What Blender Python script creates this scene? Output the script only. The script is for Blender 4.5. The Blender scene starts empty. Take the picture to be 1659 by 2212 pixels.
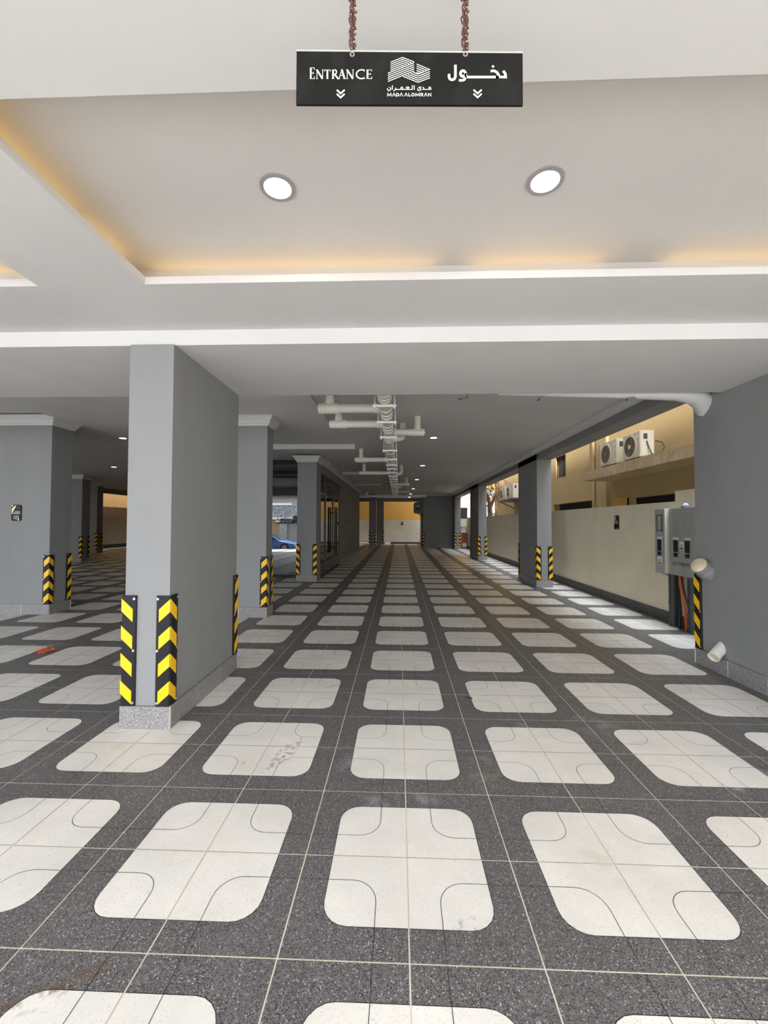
import bpy, bmesh, math, random
from mathutils import Vector, Matrix, noise
random.seed(7)
U = 0.5            # metres per floor tile; all coordinates below are in tiles
S = bpy.context.scene
COL = S.collection

# ------------------------------------------------------------------ camera
CAMP = (-0.0894, -3.2464, 3.2890)
YAW, PITCH, ROLL, FPX = 0.0351538, 0.0262025, 0.0035201, 912.40
def cam_axes():
    f = Vector((-math.sin(YAW), math.cos(YAW), 0)); r = Vector((math.cos(YAW), math.sin(YAW), 0)); u = Vector((0, 0, 1))
    f2 = f*math.cos(PITCH) + u*math.sin(PITCH); u2 = u*math.cos(PITCH) - f*math.sin(PITCH)
    return r*math.cos(ROLL) + u2*math.sin(ROLL), u2*math.cos(ROLL) - r*math.sin(ROLL), f2
CR, CU, CF = cam_axes()
cd = bpy.data.cameras.new('camera'); cam = bpy.data.objects.new('camera', cd); COL.objects.link(cam)
cd.sensor_fit = 'VERTICAL'; cd.sensor_height = 36; cd.lens = 36*FPX/2212; cd.clip_start = 0.02; cd.clip_end = 500
M = Matrix.Identity(4)
for i in range(3):
    M[i][0], M[i][1], M[i][2], M[i][3] = CR[i], CU[i], -CF[i], CAMP[i]*U
cam.matrix_world = M
S.camera = cam

# ------------------------------------------------------------------ sky, sun, exposure
SKY, SUN, EXPO = 2.5, 4.4, 1.82
w = bpy.data.worlds.new('sky'); S.world = w; w.use_nodes = True
bg = w.node_tree.nodes['Background']; bg.inputs[0].default_value = (0.85, 0.915, 1.0, 1); bg.inputs[1].default_value = SKY
sl = bpy.data.lights.new('sun', 'SUN'); sl.energy = SUN; sl.angle = math.radians(1.0); sl.color = (1.0, 0.965, 0.915)
so = bpy.data.objects.new('sun', sl); COL.objects.link(so); so.location = (0, -30, 40)
so.rotation_euler = Vector((0.2, 0.69, -0.69)).to_track_quat('-Z', 'Y').to_euler()
vs = S.view_settings
vs.view_transform = 'Standard'; vs.look = 'None'; vs.gamma = 1; vs.use_curve_mapping = False; vs.exposure = EXPO

# ------------------------------------------------------------------ materials
MAT = {}
def mat(name, col, rough=0.6, metal=0.0, spec=0.5, ior=None, mott=0.0, mscale=3.0, bump=0.0, bscale=60.0, emit=None, estr=0.0, stretch=None, streak=None):
    m = bpy.data.materials.new(name); m.use_nodes = True; MAT[name] = m
    nt = m.node_tree; b = nt.nodes['Principled BSDF']
    b.inputs['Base Color'].default_value = (*col, 1); b.inputs['Roughness'].default_value = rough; b.inputs['Metallic'].default_value = metal
    b.inputs['Specular IOR Level'].default_value = spec
    if ior: b.inputs['IOR'].default_value = ior
    if emit: b.inputs['Emission Color'].default_value = (*emit, 1); b.inputs['Emission Strength'].default_value = estr
    if mott or bump or streak:
        g = nt.nodes.new('ShaderNodeNewGeometry')
    if mott:
        mp = nt.nodes.new('ShaderNodeMapping'); nt.links.new(g.outputs['Position'], mp.inputs[0])
        if stretch: mp.inputs['Scale'].default_value = stretch
        n = nt.nodes.new('ShaderNodeTexNoise'); n.inputs['Scale'].default_value = mscale; n.inputs['Detail'].default_value = 6; n.inputs['Roughness'].default_value = 0.6
        nt.links.new(mp.outputs[0], n.inputs['Vector'])
        mr = nt.nodes.new('ShaderNodeMapRange'); mr.inputs[1].default_value = 0.3; mr.inputs[2].default_value = 0.7
        mr.inputs[3].default_value = 1-mott; mr.inputs[4].default_value = 1+mott
        nt.links.new(n.outputs[0], mr.inputs[0])
        vm = nt.nodes.new('ShaderNodeVectorMath'); vm.operation = 'SCALE'; vm.inputs[0].default_value = col
        nt.links.new(mr.outputs[0], vm.inputs['Scale'])
        out = vm.outputs[0]
        if streak:
            scol, amt, sc = streak
            mp2 = nt.nodes.new('ShaderNodeMapping'); nt.links.new(g.outputs['Position'], mp2.inputs[0]); mp2.inputs['Scale'].default_value = sc
            n2 = nt.nodes.new('ShaderNodeTexNoise'); n2.inputs['Scale'].default_value = 1; n2.inputs['Detail'].default_value = 5
            nt.links.new(mp2.outputs[0], n2.inputs['Vector'])
            r2 = nt.nodes.new('ShaderNodeMapRange'); r2.inputs[1].default_value = 0.5; r2.inputs[2].default_value = 0.72; r2.inputs[4].default_value = amt
            nt.links.new(n2.outputs[0], r2.inputs[0])
            mx = nt.nodes.new('ShaderNodeMix'); mx.data_type = 'RGBA'; mx.inputs[7].default_value = (*scol, 1)
            nt.links.new(r2.outputs[0], mx.inputs[0]); nt.links.new(out, mx.inputs[6]); out = mx.outputs[2]
        nt.links.new(out, b.inputs['Base Color'])
    if bump:
        n = nt.nodes.new('ShaderNodeTexNoise'); n.inputs['Scale'].default_value = bscale; n.inputs['Detail'].default_value = 3
        nt.links.new(g.outputs['Position'], n.inputs['Vector'])
        bp = nt.nodes.new('ShaderNodeBump'); bp.inputs['Strength'].default_value = bump; bp.inputs['Distance'].default_value = 0.01
        nt.links.new(n.outputs[0], bp.inputs['Height']); nt.links.new(bp.outputs[0], b.inputs['Normal'])
    return m

# stains and dust with shapes of their own on the floor: (x, y, half length, half width, angle, colour, amount, grain)
STAINS = [(-1.70, 2.80, .62, .16, 1.25, (.20, .15, .09), .85, 26), (-2.55, -.30, .42, .11, .55, (.12, .075, .035), .95, 20), (-2.30, -.12, .30, .09, .75, (.14, .09, .05), .8, 24),
          (-.90, 8.15, .85, .15, 1.5, (.27, .19, .08), .6, 12), (-.35, 13.0, .32, .35, .4, (.33, .21, .08), .7, 10),
          (4.35, 2.2, .55, .18, 2.5, (.78, .78, .79), .75, 5), (4.45, 2.95, .6, .2, 2.2, (.74, .74, .75), .6, 5), (1.7, 3.8, .45, .22, .3, (.72, .72, .73), .5, 6), (3.3, 3.6, 1.0, .4, 2.3, (.6, .6, .61), .35, 4),
          (-3.6, 7.5, .9, .5, .5, (.58, .55, .52), .55, 4), (-.45, 2.6, .55, .35, .1, (.66, .66, .68), .4, 5), (-.1, 1.85, .6, .2, .1, (.66, .66, .68), .35, 6), (.48, .32, .14, .09, .3, (.06, .055, .05), .8, 22),
          (-9.8, 7.6, 1.2, .4, .3, (.6, .58, .55), .45, 4), (-1.07, 1.08, .09, .06, 0, (.24, .16, .09), .8, 16), (-4.3, 2.95, .5, .3, .4, (.74, .58, .40), .5, 7), (-2.2, 2.55, .05, .05, 0, (.6, .35, .12), .9, 4),
          (1.05, 2.5, .5, .25, 1.4, (.62, .52, .38), .35, 9), (1.9, 1.0, .55, .3, 1.9, (.60, .52, .40), .4, 10), (.2, 5.3, .5, .3, .8, (.62, .54, .40), .35, 9), (-1.4, 5.3, .45, .12, 1.1, (.3, .22, .13), .5, 20),
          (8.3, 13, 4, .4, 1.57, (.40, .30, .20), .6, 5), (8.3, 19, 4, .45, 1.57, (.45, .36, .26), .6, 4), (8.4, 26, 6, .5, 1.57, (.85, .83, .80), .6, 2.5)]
def terrazzo(name, base, specks, rough):
    m = bpy.data.materials.new(name); m.use_nodes = True; MAT[name] = m
    nt = m.node_tree; N = nt.nodes.new; L = nt.links.new; b = nt.nodes['Principled BSDF']
    g = N('ShaderNodeNewGeometry'); out = None
    n = N('ShaderNodeTexNoise'); n.inputs['Scale'].default_value = 1.7; n.inputs['Detail'].default_value = 7; n.inputs['Roughness'].default_value = .65
    L(g.outputs['Position'], n.inputs['Vector'])
    r = N('ShaderNodeMapRange'); r.inputs[1].default_value = .3; r.inputs[2].default_value = .7; r.inputs[3].default_value = .88; r.inputs[4].default_value = 1.1; L(n.outputs[0], r.inputs[0])
    vm = N('ShaderNodeVectorMath'); vm.operation = 'SCALE'; vm.inputs[0].default_value = base; L(r.outputs[0], vm.inputs['Scale']); out = vm.outputs[0]
    for sc, lo, hi, col in specks:
        v = N('ShaderNodeTexVoronoi'); v.inputs['Scale'].default_value = sc; L(g.outputs['Position'], v.inputs['Vector'])
        s = N('ShaderNodeSeparateColor'); L(v.outputs['Color'], s.inputs[0])
        a = N('ShaderNodeMath'); a.operation = 'GREATER_THAN'; a.inputs[1].default_value = lo; L(s.outputs[0], a.inputs[0])
        d = N('ShaderNodeMath'); d.operation = 'LESS_THAN'; d.inputs[1].default_value = hi; L(v.outputs['Distance'], d.inputs[0])
        k = N('ShaderNodeMath'); k.operation = 'MULTIPLY'; L(a.outputs[0], k.inputs[0]); L(d.outputs[0], k.inputs[1])
        mx = N('ShaderNodeMix'); mx.data_type = 'RGBA'; mx.inputs[7].default_value = (*col, 1); L(k.outputs[0], mx.inputs[0]); L(out, mx.inputs[6]); out = mx.outputs[2]
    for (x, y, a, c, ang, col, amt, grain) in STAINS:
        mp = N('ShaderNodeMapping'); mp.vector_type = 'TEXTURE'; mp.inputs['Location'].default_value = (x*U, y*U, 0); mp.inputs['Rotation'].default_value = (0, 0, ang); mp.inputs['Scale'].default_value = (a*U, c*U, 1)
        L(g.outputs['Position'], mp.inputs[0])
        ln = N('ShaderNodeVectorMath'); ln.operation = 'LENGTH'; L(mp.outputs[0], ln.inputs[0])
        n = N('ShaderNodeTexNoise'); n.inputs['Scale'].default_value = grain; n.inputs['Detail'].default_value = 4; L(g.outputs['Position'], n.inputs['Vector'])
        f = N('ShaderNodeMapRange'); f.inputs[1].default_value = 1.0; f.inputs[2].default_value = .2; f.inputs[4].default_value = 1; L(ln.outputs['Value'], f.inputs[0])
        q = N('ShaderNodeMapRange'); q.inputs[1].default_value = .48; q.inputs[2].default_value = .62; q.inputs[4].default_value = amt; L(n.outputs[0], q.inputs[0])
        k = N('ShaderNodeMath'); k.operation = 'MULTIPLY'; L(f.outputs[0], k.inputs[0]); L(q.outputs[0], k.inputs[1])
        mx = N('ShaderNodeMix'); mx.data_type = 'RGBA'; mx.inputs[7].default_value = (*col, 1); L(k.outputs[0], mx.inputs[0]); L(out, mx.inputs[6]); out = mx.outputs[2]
    L(out, b.inputs['Base Color']); b.inputs['Roughness'].default_value = rough
    return m
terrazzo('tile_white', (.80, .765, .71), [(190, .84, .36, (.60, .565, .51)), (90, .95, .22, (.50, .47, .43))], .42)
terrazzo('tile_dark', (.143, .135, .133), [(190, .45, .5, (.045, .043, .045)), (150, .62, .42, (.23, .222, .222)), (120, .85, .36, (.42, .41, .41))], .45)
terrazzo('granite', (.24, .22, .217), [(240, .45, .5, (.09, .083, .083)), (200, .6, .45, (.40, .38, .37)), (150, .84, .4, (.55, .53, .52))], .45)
mat('inlay', (.03, .03, .03), .6)
mat('grout', (.80, .73, .60), .9, mott=.2, mscale=2)
mat('ceil', (.585, .575, .565), .85, mott=.03, mscale=1.2, bump=.05, bscale=25)
mat('plaster', (.585, .575, .565), .8, mott=.03, mscale=2)
mat('column', (.23, .229, .229), .75, mott=.05, mscale=2.2, bump=.06, bscale=120, stretch=(1, 1, .35))
mat('rubber', (.010, .010, .011), .55, spec=.3, bump=.1, bscale=40)
mat('yellow', (.86, .50, .005), .38)
mat('screw', (.55, .55, .55), .35, metal=.8)
mat('bwall', (.74, .66, .50), .85, mott=.07, mscale=1.1, bump=.08, bscale=60)
mat('bskirt', (.07, .066, .062), .55, mott=.15, mscale=8)
mat('orange', (.44, .24, .042), .85, mott=.08, mscale=.8, streak=((.35, .2, .06), .5, (1.5, 1.5, .5)))
mat('peach', (.72, .50, .24), .85, mott=.06, mscale=.8)
mat('soil', (.11, .07, .04), .95, mott=.3, mscale=2)
mat('tan', (.33, .235, .105), .85, mott=.06, mscale=.7, bump=.06, bscale=40)
mat('ledge', (.42, .32, .195), .9, mott=.15, mscale=3, streak=((.2, .13, .07), .5, (9, 9, 4)), bump=.2, bscale=30)
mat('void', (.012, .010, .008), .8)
mat('pvc', (.72, .69, .62), .38, mott=.03, mscale=3)
mat('pvc_dirty', (.62, .52, .36), .5, mott=.2, mscale=9)
mat('steel', (.55, .56, .57), .35, metal=.85)
mat('greybox', (.36, .37, .34), .5, mott=.05, mscale=3, streak=((.22, .16, .1), .3, (3, 3, 1)))
mat('whitebox', (.74, .74, .72), .5)
mat('blackgloss', (.008, .008, .008), .5, spec=.2)
mat('blackplastic', (.018, .018, .019), .4)
mat('smoke', (.03, .035, .035), .08)
mat('warn', (.75, .33, .02), .5)
mat('white', (.8, .79, .75), .5)
mat('cream', (.70, .64, .50), .6)
mat('print', (.85, .82, .72), .5)
mat('gold', (.75, .62, .38), .3)
mat('signblack', (.009, .009, .008), .6, spec=.15, mott=.3, mscale=4, streak=((.03, .029, .027), .4, (14, 9, 5)))
mat('acrylic', (.45, .45, .42), .2)
mat('rust', (.12, .06, .045), .7, metal=.3, mott=.4, mscale=60)
mat('cable_orange', (.65, .12, .03), .45)
mat('conduit', (.035, .042, .045), .5, streak=None, mott=.2, mscale=7)
mat('ac', (.56, .51, .41), .5, mott=.08, mscale=4, streak=((.3, .22, .12), .5, (4, 4, 2)))
mat('ac_side', (.62, .585, .49), .5, mott=.05, mscale=3)
mat('ac_dark', (.06, .05, .04), .6)
mat('ac_grille', (.15, .125, .09), .6)
mat('ring', (.42, .40, .42), .35, metal=.3)
mat('lamp_warm', (1, 1, 1), .5, emit=(1.0, .86, .56), estr=14)
mat('lamp_cool', (1, 1, 1), .5, emit=(.86, .93, 1.0), estr=11)
mat('led', (1, 1, 1), .5, emit=(1.0, .60, .16), estr=1.6)
mat('mirrorglass', (.004, .005, .006), .01, ior=2.7)
mat('doorglass', (.004, .005, .006), .02, ior=1.6)
mat('frame', (.012, .012, .012), .4, metal=.3)
mat('frame_lt', (.2, .2, .2), .4)
mat('red', (.22, .025, .03), .5, mott=.15, mscale=5)
mat('bark', (.10, .05, .025), .9, mott=.3, mscale=9, bump=.4, bscale=30)
mat('twig', (.16, .09, .04), .9)
mat('leaf', (.07, .16, .03), .6, mott=.3, mscale=20)
mat('fence', (.55, .56, .47), .5, mott=.05, mscale=2)
mat('fence_rail', (.34, .27, .14), .6)
mat('street', (.49, .475, .455), .9, mott=.1, mscale=1.5)
mat('asphalt', (.20, .20, .205), .9, mott=.15, mscale=2)
mat('carblue', (.06, .22, .6), .2, spec=.8)
mat('tyre', (.015, .015, .015), .8)
mat('stoneA', (.34, .36, .38), .9, mott=.35, mscale=3.5)
mat('decal', (.07, .07, .066), .6)
mat('packet', (.55, .10, .05), .4, mott=.5, mscale=30)
mat('ballblue', (.55, .58, .8), .2)
mat('leaf_ring', (.1, .1, .1), .6)

# ------------------------------------------------------------------ mesh helpers (tile units)
class B:
    def __init__(s): s.v = []; s.f = []; s.m = []
    def face(s, pts, m=0):
        i = len(s.v); s.v += [tuple(p) for p in pts]; s.f.append(list(range(i, i+len(pts)))); s.m.append(m); return s
    def box(s, x0, x1, y0, y1, z0, z1, m=0):
        i = len(s.v)
        s.v += [(x, y, z) for z in (z0, z1) for (x, y) in ((x0, y0), (x1, y0), (x1, y1), (x0, y1))]
        for q in ((3, 2, 1, 0), (4, 5, 6, 7), (0, 1, 5, 4), (1, 2, 6, 5), (2, 3, 7, 6), (3, 0, 4, 7)):
            s.f.append([i+k for k in q]); s.m.append(m)
        return s
    def loft(s, loops, m=0, cap=True):
        base = len(s.v); n = len(loops[0])
        for l in loops: s.v += [tuple(p) for p in l]
        for a in range(len(loops)-1):
            for k in range(n):
                s.f.append([base+a*n+k, base+a*n+(k+1) % n, base+(a+1)*n+(k+1) % n, base+(a+1)*n+k]); s.m.append(m)
        if cap:
            s.f.append([base+k for k in range(n)][::-1]); s.m.append(m)
            e = base+(len(loops)-1)*n; s.f.append([e+k for k in range(n)]); s.m.append(m)
        return s
    def tube(s, path, r, n=12, m=0, cap=True):
        P = [Vector(p) for p in path]; R = r if isinstance(r, (list, tuple)) else [r]*len(P); loops = []
        t = (P[1]-P[0]).normalized(); up = Vector((0, 0, 1)) if abs(t.z) < .9 else Vector((1, 0, 0)); nrm = t.cross(up).normalized()
        for i, p in enumerate(P):
            tt = (P[min(i+1, len(P)-1)] - P[max(i-1, 0)]).normalized()
            nrm = (nrm - tt*nrm.dot(tt)).normalized(); bn = tt.cross(nrm)
            loops.append([p + (nrm*math.cos(a)+bn*math.sin(a))*R[i] for a in [2*math.pi*k/n for k in range(n)]])
        return s.loft(loops, m, cap)
    def prism(s, poly, axis, a, b, m=0):
        def P(u, v, t): return {'x': (t, u, v), 'y': (u, t, v), 'z': (u, v, t)}[axis]
        return s.loft([[P(u, v, a) for u, v in poly], [P(u, v, b) for u, v in poly]], m)
    def disc(s, c, nrm, r, n=16, m=0):
        nrm = Vector(nrm).normalized(); up = Vector((0, 0, 1)) if abs(nrm.z) < .9 else Vector((1, 0, 0)); a = nrm.cross(up).normalized(); b = nrm.cross(a)
        return s.face([Vector(c)+(a*math.cos(t)+b*math.sin(t))*r for t in [2*math.pi*k/n for k in range(n)]], m)
    def ring(s, c, nrm, r0, r1, h, n=24, m=0):
        nrm = Vector(nrm).normalized(); up = Vector((0, 0, 1)) if abs(nrm.z) < .9 else Vector((1, 0, 0)); a = nrm.cross(up).normalized(); b = nrm.cross(a); c = Vector(c)
        def lp(r, t): return [c+nrm*t+(a*math.cos(k)+b*math.sin(k))*r for k in [2*math.pi*i/n for i in range(n)]]
        return s.loft([lp(r0, 0), lp(r1, 0), lp(r1, h), lp(r0, h), lp(r0, 0)], m, False)
    def stroke(s, pts, wd, closed=False, m=0, y=0.0):
        """flat ribbon in the local xz plane at depth y"""
        P = [Vector((p[0], p[1])) for p in pts]; n = len(P); Lf = []; Rt = []
        for i in range(n):
            a = P[i-1] if (i or closed) else None; c = P[(i+1) % n] if (i < n-1 or closed) else None
            d0 = (P[i]-a).normalized() if a is not None else None; d1 = (c-P[i]).normalized() if c is not None else None
            if d0 is None: d0 = d1
            if d1 is None: d1 = d0
            n0 = Vector((-d0.y, d0.x)); n1 = Vector((-d1.y, d1.x)); mm = (n0+n1)
            mm = n0 if mm.length < 1e-4 else mm.normalized(); k = 1/max(.5, mm.dot(n0))
            Lf.append(P[i]+mm*k*wd/2); Rt.append(P[i]-mm*k*wd/2)
        for i in range(n if closed else n-1):
            j = (i+1) % n
            s.face([(Lf[i].x, y, Lf[i].y), (Rt[i].x, y, Rt[i].y), (Rt[j].x, y, Rt[j].y), (Lf[j].x, y, Lf[j].y)], m)
        return s
def mesh(name, b, mats, org=(0, 0, 0), smooth=False):
    me = bpy.data.meshes.new(name)
    me.from_pydata([((x-org[0])*U, (y-org[1])*U, (z-org[2])*U) for x, y, z in b.v], [], b.f)
    for k in (mats if isinstance(mats, (list, tuple)) else [mats]): me.materials.append(MAT[k])
    for p, k in zip(me.polygons, b.m): p.material_index = k
    bm = bmesh.new(); bm.from_mesh(me)
    if smooth: bmesh.ops.remove_doubles(bm, verts=bm.verts, dist=1e-6)
    bmesh.ops.recalc_face_normals(bm, faces=bm.faces); bm.to_mesh(me); bm.free()
    if smooth:
        for p in me.polygons: p.use_smooth = True
        try: me.set_sharp_from_angle(angle=math.radians(40))
        except Exception: pass
    me.update(); return me
def link(name, data, parent=None, loc=(0, 0, 0)):
    o = bpy.data.objects.new(name, data); COL.objects.link(o); o.location = [c*U for c in loc]
    if parent is not None: o.parent = parent
    return o
def tag(o, label=None, cat=None, group=None, kind=None):
    for k, v in (('label', label), ('category', cat), ('group', group), ('kind', kind)):
        if v: o[k] = v
    return o
ORG = {}
def thing(name, label, cat, org, group=None, kind=None):
    o = link(name, None, None, org); o.empty_display_size = .05; ORG[o.name] = org
    return tag(o, label, cat, group, kind)
def org_of(p):
    o = (0, 0, 0)
    while p is not None:
        if p.name in ORG: return ORG[p.name]
        p = p.parent
    return o
def part(name, b, mats, parent, smooth=False, label=None, kind=None):
    o = link(name, mesh(name, b, mats, org_of(parent), smooth), parent)
    return tag(o, label, None, None, kind)
def solo(name, b, mats, label, cat, org, group=None, kind=None, smooth=False):
    o = link(name, mesh(name, b, mats, org, smooth), None, org); ORG[o.name] = org
    return tag(o, label, cat, group, kind)
def struct(name, b, mats, label=None, org=(0, 0, 0), smooth=False):
    return solo(name, b, mats, label, None, org, None, 'structure', smooth)
def bevel(o, wd=.02, seg=2):
    md = o.modifiers.new('bevel', 'BEVEL'); md.width = wd*U; md.segments = seg; md.limit_method = 'ANGLE'; md.angle_limit = math.radians(40); return o
def copy_tree(src, parent=None):
    c = src.copy(); COL.objects.link(c); c.parent = parent
    for ch in src.children: copy_tree(ch, c)
    return c
def text_mesh(name, txt, size, mname):
    cu = bpy.data.curves.new(name, 'FONT'); cu.body = txt; cu.size = size*U; cu.align_x = 'CENTER'; cu.align_y = 'CENTER'
    to = bpy.data.objects.new(name, cu); COL.objects.link(to); bpy.context.view_layer.update()
    dg = bpy.context.evaluated_depsgraph_get(); me = bpy.data.meshes.new_from_object(to.evaluated_get(dg))
    bpy.data.objects.remove(to); me.materials.clear(); me.materials.append(MAT[mname]); return me

# ------------------------------------------------------------------ floor
FX0, FX1, FY0, FY1 = -37, 9, -11, 63
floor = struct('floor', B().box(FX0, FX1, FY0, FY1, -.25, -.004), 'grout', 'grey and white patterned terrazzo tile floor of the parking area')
ground = struct('ground', B().box(-120, 120, -120, 140, -.9, -.5), 'street', 'sunlit street paving in front of the parking building')
def tile_mesh():
    b = B(); g = .0065; a, r, ns = .73, .22, 5; lo, hi = g, 1-g
    arc = [(a-r+r*math.sin(math.pi/2*k/ns), a-r+r*math.cos(math.pi/2*k/ns)) for k in range(ns+1)]     # (a-r,a) -> (a,a-r)
    b.face([(lo, lo, 0)] + [(a, lo, 0)] + [(x, y, 0) for x, y in arc[::-1]] + [(lo, a, 0)], 0)
    mid = arc[len(arc)//2]
    h1 = arc[len(arc)//2:]; h0 = arc[:len(arc)//2+1]
    b.face([(a, lo, 0), (hi, lo, 0), (hi, hi, 0)] + [(x, y, 0) for x, y in h1], 1)
    b.face([(hi, hi, 0), (lo, hi, 0), (lo, a, 0)] + [(x, y, 0) for x, y in h0], 1)
    for e in (((lo, lo), (hi, lo)), ((hi, lo), (hi, hi)), ((hi, hi), (lo, hi)), ((lo, hi), (lo, lo))):
        b.face([(*e[0], 0), (*e[1], 0), (*e[1], -.012), (*e[0], -.012)], 1)
    def rib(path, wd):
        q = B().stroke(path, wd)
        for fc in q.f: b.face([(q.v[k][0], q.v[k][2], .0012) for k in fc], 2)
    rib([(lo, a)] + arc + [(a, lo)], .006)
    c = .28; arc2 = [(c+r-r*math.cos(math.pi/2*k/6), c+r-r*math.sin(math.pi/2*k/6)) for k in range(7)]
    rib([(c, hi)] + arc2 + [(hi, c)], .0055)
    return b
TB = tile_mesh()
tb0 = B(); tb0.v = [(x-.5, y-.5, z) for x, y, z in TB.v]; tb0.f = TB.f; tb0.m = TB.m
TM = mesh('floor_tile', tb0, ['tile_white', 'tile_dark', 'inlay'])
cells = []
for i in range(FX0, FX1):
    for j in range(FY0, FY1):
        if -14 < i < -6 and 23 < j < 45: continue
        wx = i if i % 2 == 0 else i+1; wy = j if j % 2 == 1 else j+1          # the white corner of this tile
        rot = {(0, 0): 0, (1, 0): 1, (1, 1): 2, (0, 1): 3}[(wx-i, wy-j)]
        D = Vector((i+.5, j+.5, 0))-Vector(CAMP); z = D.dot(CF)
        inside = z > .5 and abs(D.dot(CR)/z*FPX) < 900 and abs(D.dot(CU)/z*FPX) < 1240
        hid = (i < -5 and 7 < j < 12 and i > -9) or i < -15
        cells.append(((0 if inside and not hid else 1), D.length, i, j, rot))
cells.sort()
rest = B()
for k, (_, _, i, j, rot) in enumerate(cells):
    if k < 300:
        t = link('tile', TM, floor, (i+.5, j+.5, 0)); t.rotation_euler.z = rot*math.pi/2
    else:
        base = len(rest.v); cs, sn = ((1, 0), (0, 1), (-1, 0), (0, -1))[rot]
        rest.v += [(i+.5+x*cs-y*sn, j+.5+x*sn+y*cs, z) for x, y, z in tb0.v]
        rest.f += [[base+q for q in fc] for fc in tb0.f]; rest.m += tb0.m
me = bpy.data.meshes.new('floor_tiles')
me.from_pydata([(x*U, y*U, z*U) for x, y, z in rest.v], [], rest.f)
for k in ('tile_white', 'tile_dark', 'inlay'): me.materials.append(MAT[k])
me.polygons.foreach_set('material_index', rest.m); me.update()
o = link('tile_field', me, floor); o['kind'] = 'stuff'

# ------------------------------------------------------------------ ceilings, beams, upper storey
ZS, ZL, ZT, ZB, ZC = 6.45, 6.55, 6.90, 6.20, 7.15      # portico soffit, lip top, tray ceiling, beam underside, parking ceiling
T1 = (-3.47, 6.9, -.27, 2.17); T2 = (-13., -4.93, -.27, 2.17)
cp = B()
for x0, x1, y0, y1 in ((-37, 7.95, -10.5, T1[2]), (-37, 7.95, T1[3], 3.5), (-37, T2[0], T1[2], T1[3]), (T2[1], T1[0], T1[2], T1[3]), (T1[1], 7.95, T1[2], T1[3])):
    cp.box(x0, x1, y0, y1, ZS, ZL)
ceilp = struct('ceiling_portico', cp, 'ceil', 'white plaster portico ceiling with recessed tray and warm cove lighting')
for T in (T1, T2):
    e = .44
    part('tray_ceiling', B().box(T[0]-e, T[1]+e, T[2]-e, T[3]+e, ZT, ZT+.1), 'ceil', ceilp)
    sd = B(); sd.box(T[0]-e-.08, T[0]-e, T[2]-e, T[3]+e, ZL, ZT); sd.box(T[1]+e, T[1]+e+.08, T[2]-e, T[3]+e, ZL, ZT)
    sd.box(T[0]-e-.08, T[1]+e+.08, T[2]-e-.08, T[2]-e, ZL, ZT); sd.box(T[0]-e-.08, T[1]+e+.08, T[3]+e, T[3]+e+.08, ZL, ZT)
    part('cove_side', sd, 'ceil', ceilp)
for x0, x1, y0, y1 in ((-3.6, .4, 2.58, 2.61), (.9, 2.7, 2.58, 2.61), (3.5, 6.5, 2.58, 2.61), (-3.91, -3.88, -.6, 1.35), (-3.91, -3.88, 1.5, 2.3),
                       (-4.52, -4.49, .2, 2.2), (-7.5, -5.1, 2.58, 2.61), (-3.2, 6, -.71, -.68)):
    part('led_strip', B().box(x0, x1, y0, y1, ZT-.2, ZT-.17), 'led', ceilp)
beam = struct('beam_front', B().box(-37, 7.95, 3.5, 6.25, ZB, ZC+.4), 'plaster', 'deep white plaster beam between portico and parking bays')
struct('ceiling_parking', B().box(-37, 7.85, 6.25, 63, ZC, ZC+.3), 'ceil', 'warm grey parking ceiling carrying drain pipes and downlights')
struct('trim_1', B().box(-12.4, -2.7, 6.25, 14.6, ZC-.13, ZC), 'ceil', 'shallow dropped plaster panel in the parking ceiling')
struct('trim_2', B().box(-12.4, -2.25, 17.3, 17.55, ZC-.24, ZC), 'plaster', 'low white plaster rib across the parking ceiling')
struct('trim_3', B().box(-4.4, -2.5, 28.5, 36, ZC-.2, ZC), 'ceil', 'dropped plaster box beside the lobby wall')
struct('trim_4', B().box(-4.4, -1.9, 38, 46, ZC-.2, ZC), 'ceil', 'second dropped plaster box behind the lobby wall')
struct('wall_upper', B().box(-37, 7.85, -10.5, 63, ZC+.4, 24).box(-37, 7.85, -10.5, -10.2, ZL, ZC+.4).box(-37, 7.95, -10.5, 3.5, ZT+.12, ZC+.4), 'plaster', 'upper storeys of the building above the parking')
struct('beam_right', B().box(7.1, 7.85, 7.2, 62.6, 6.63, ZC+.4), 'column', 'dark grey lintel over the side columns')
struct('beam_back', B().box(-37, 7.1, 62., 62.6, 6.62, ZC+.4), 'column', 'dark grey lintel across the rear openings')
struct('beam_left', B().box(-34.3, -33.5, 6.3, 62, 6.62, ZC+.4), 'column', 'dark grey lintel beside the rear side yard')
cr = [(7.1, ZC), (6.78, ZC), (6.78, ZC-.05), (6.9, ZC-.09), (7.0, ZC-.19), (7.1, ZC-.22)]
struct('trim_5', B().prism(cr, 'y', 7.3, 53.9), 'ceil', 'plaster cornice along the dark side lintel')

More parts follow.
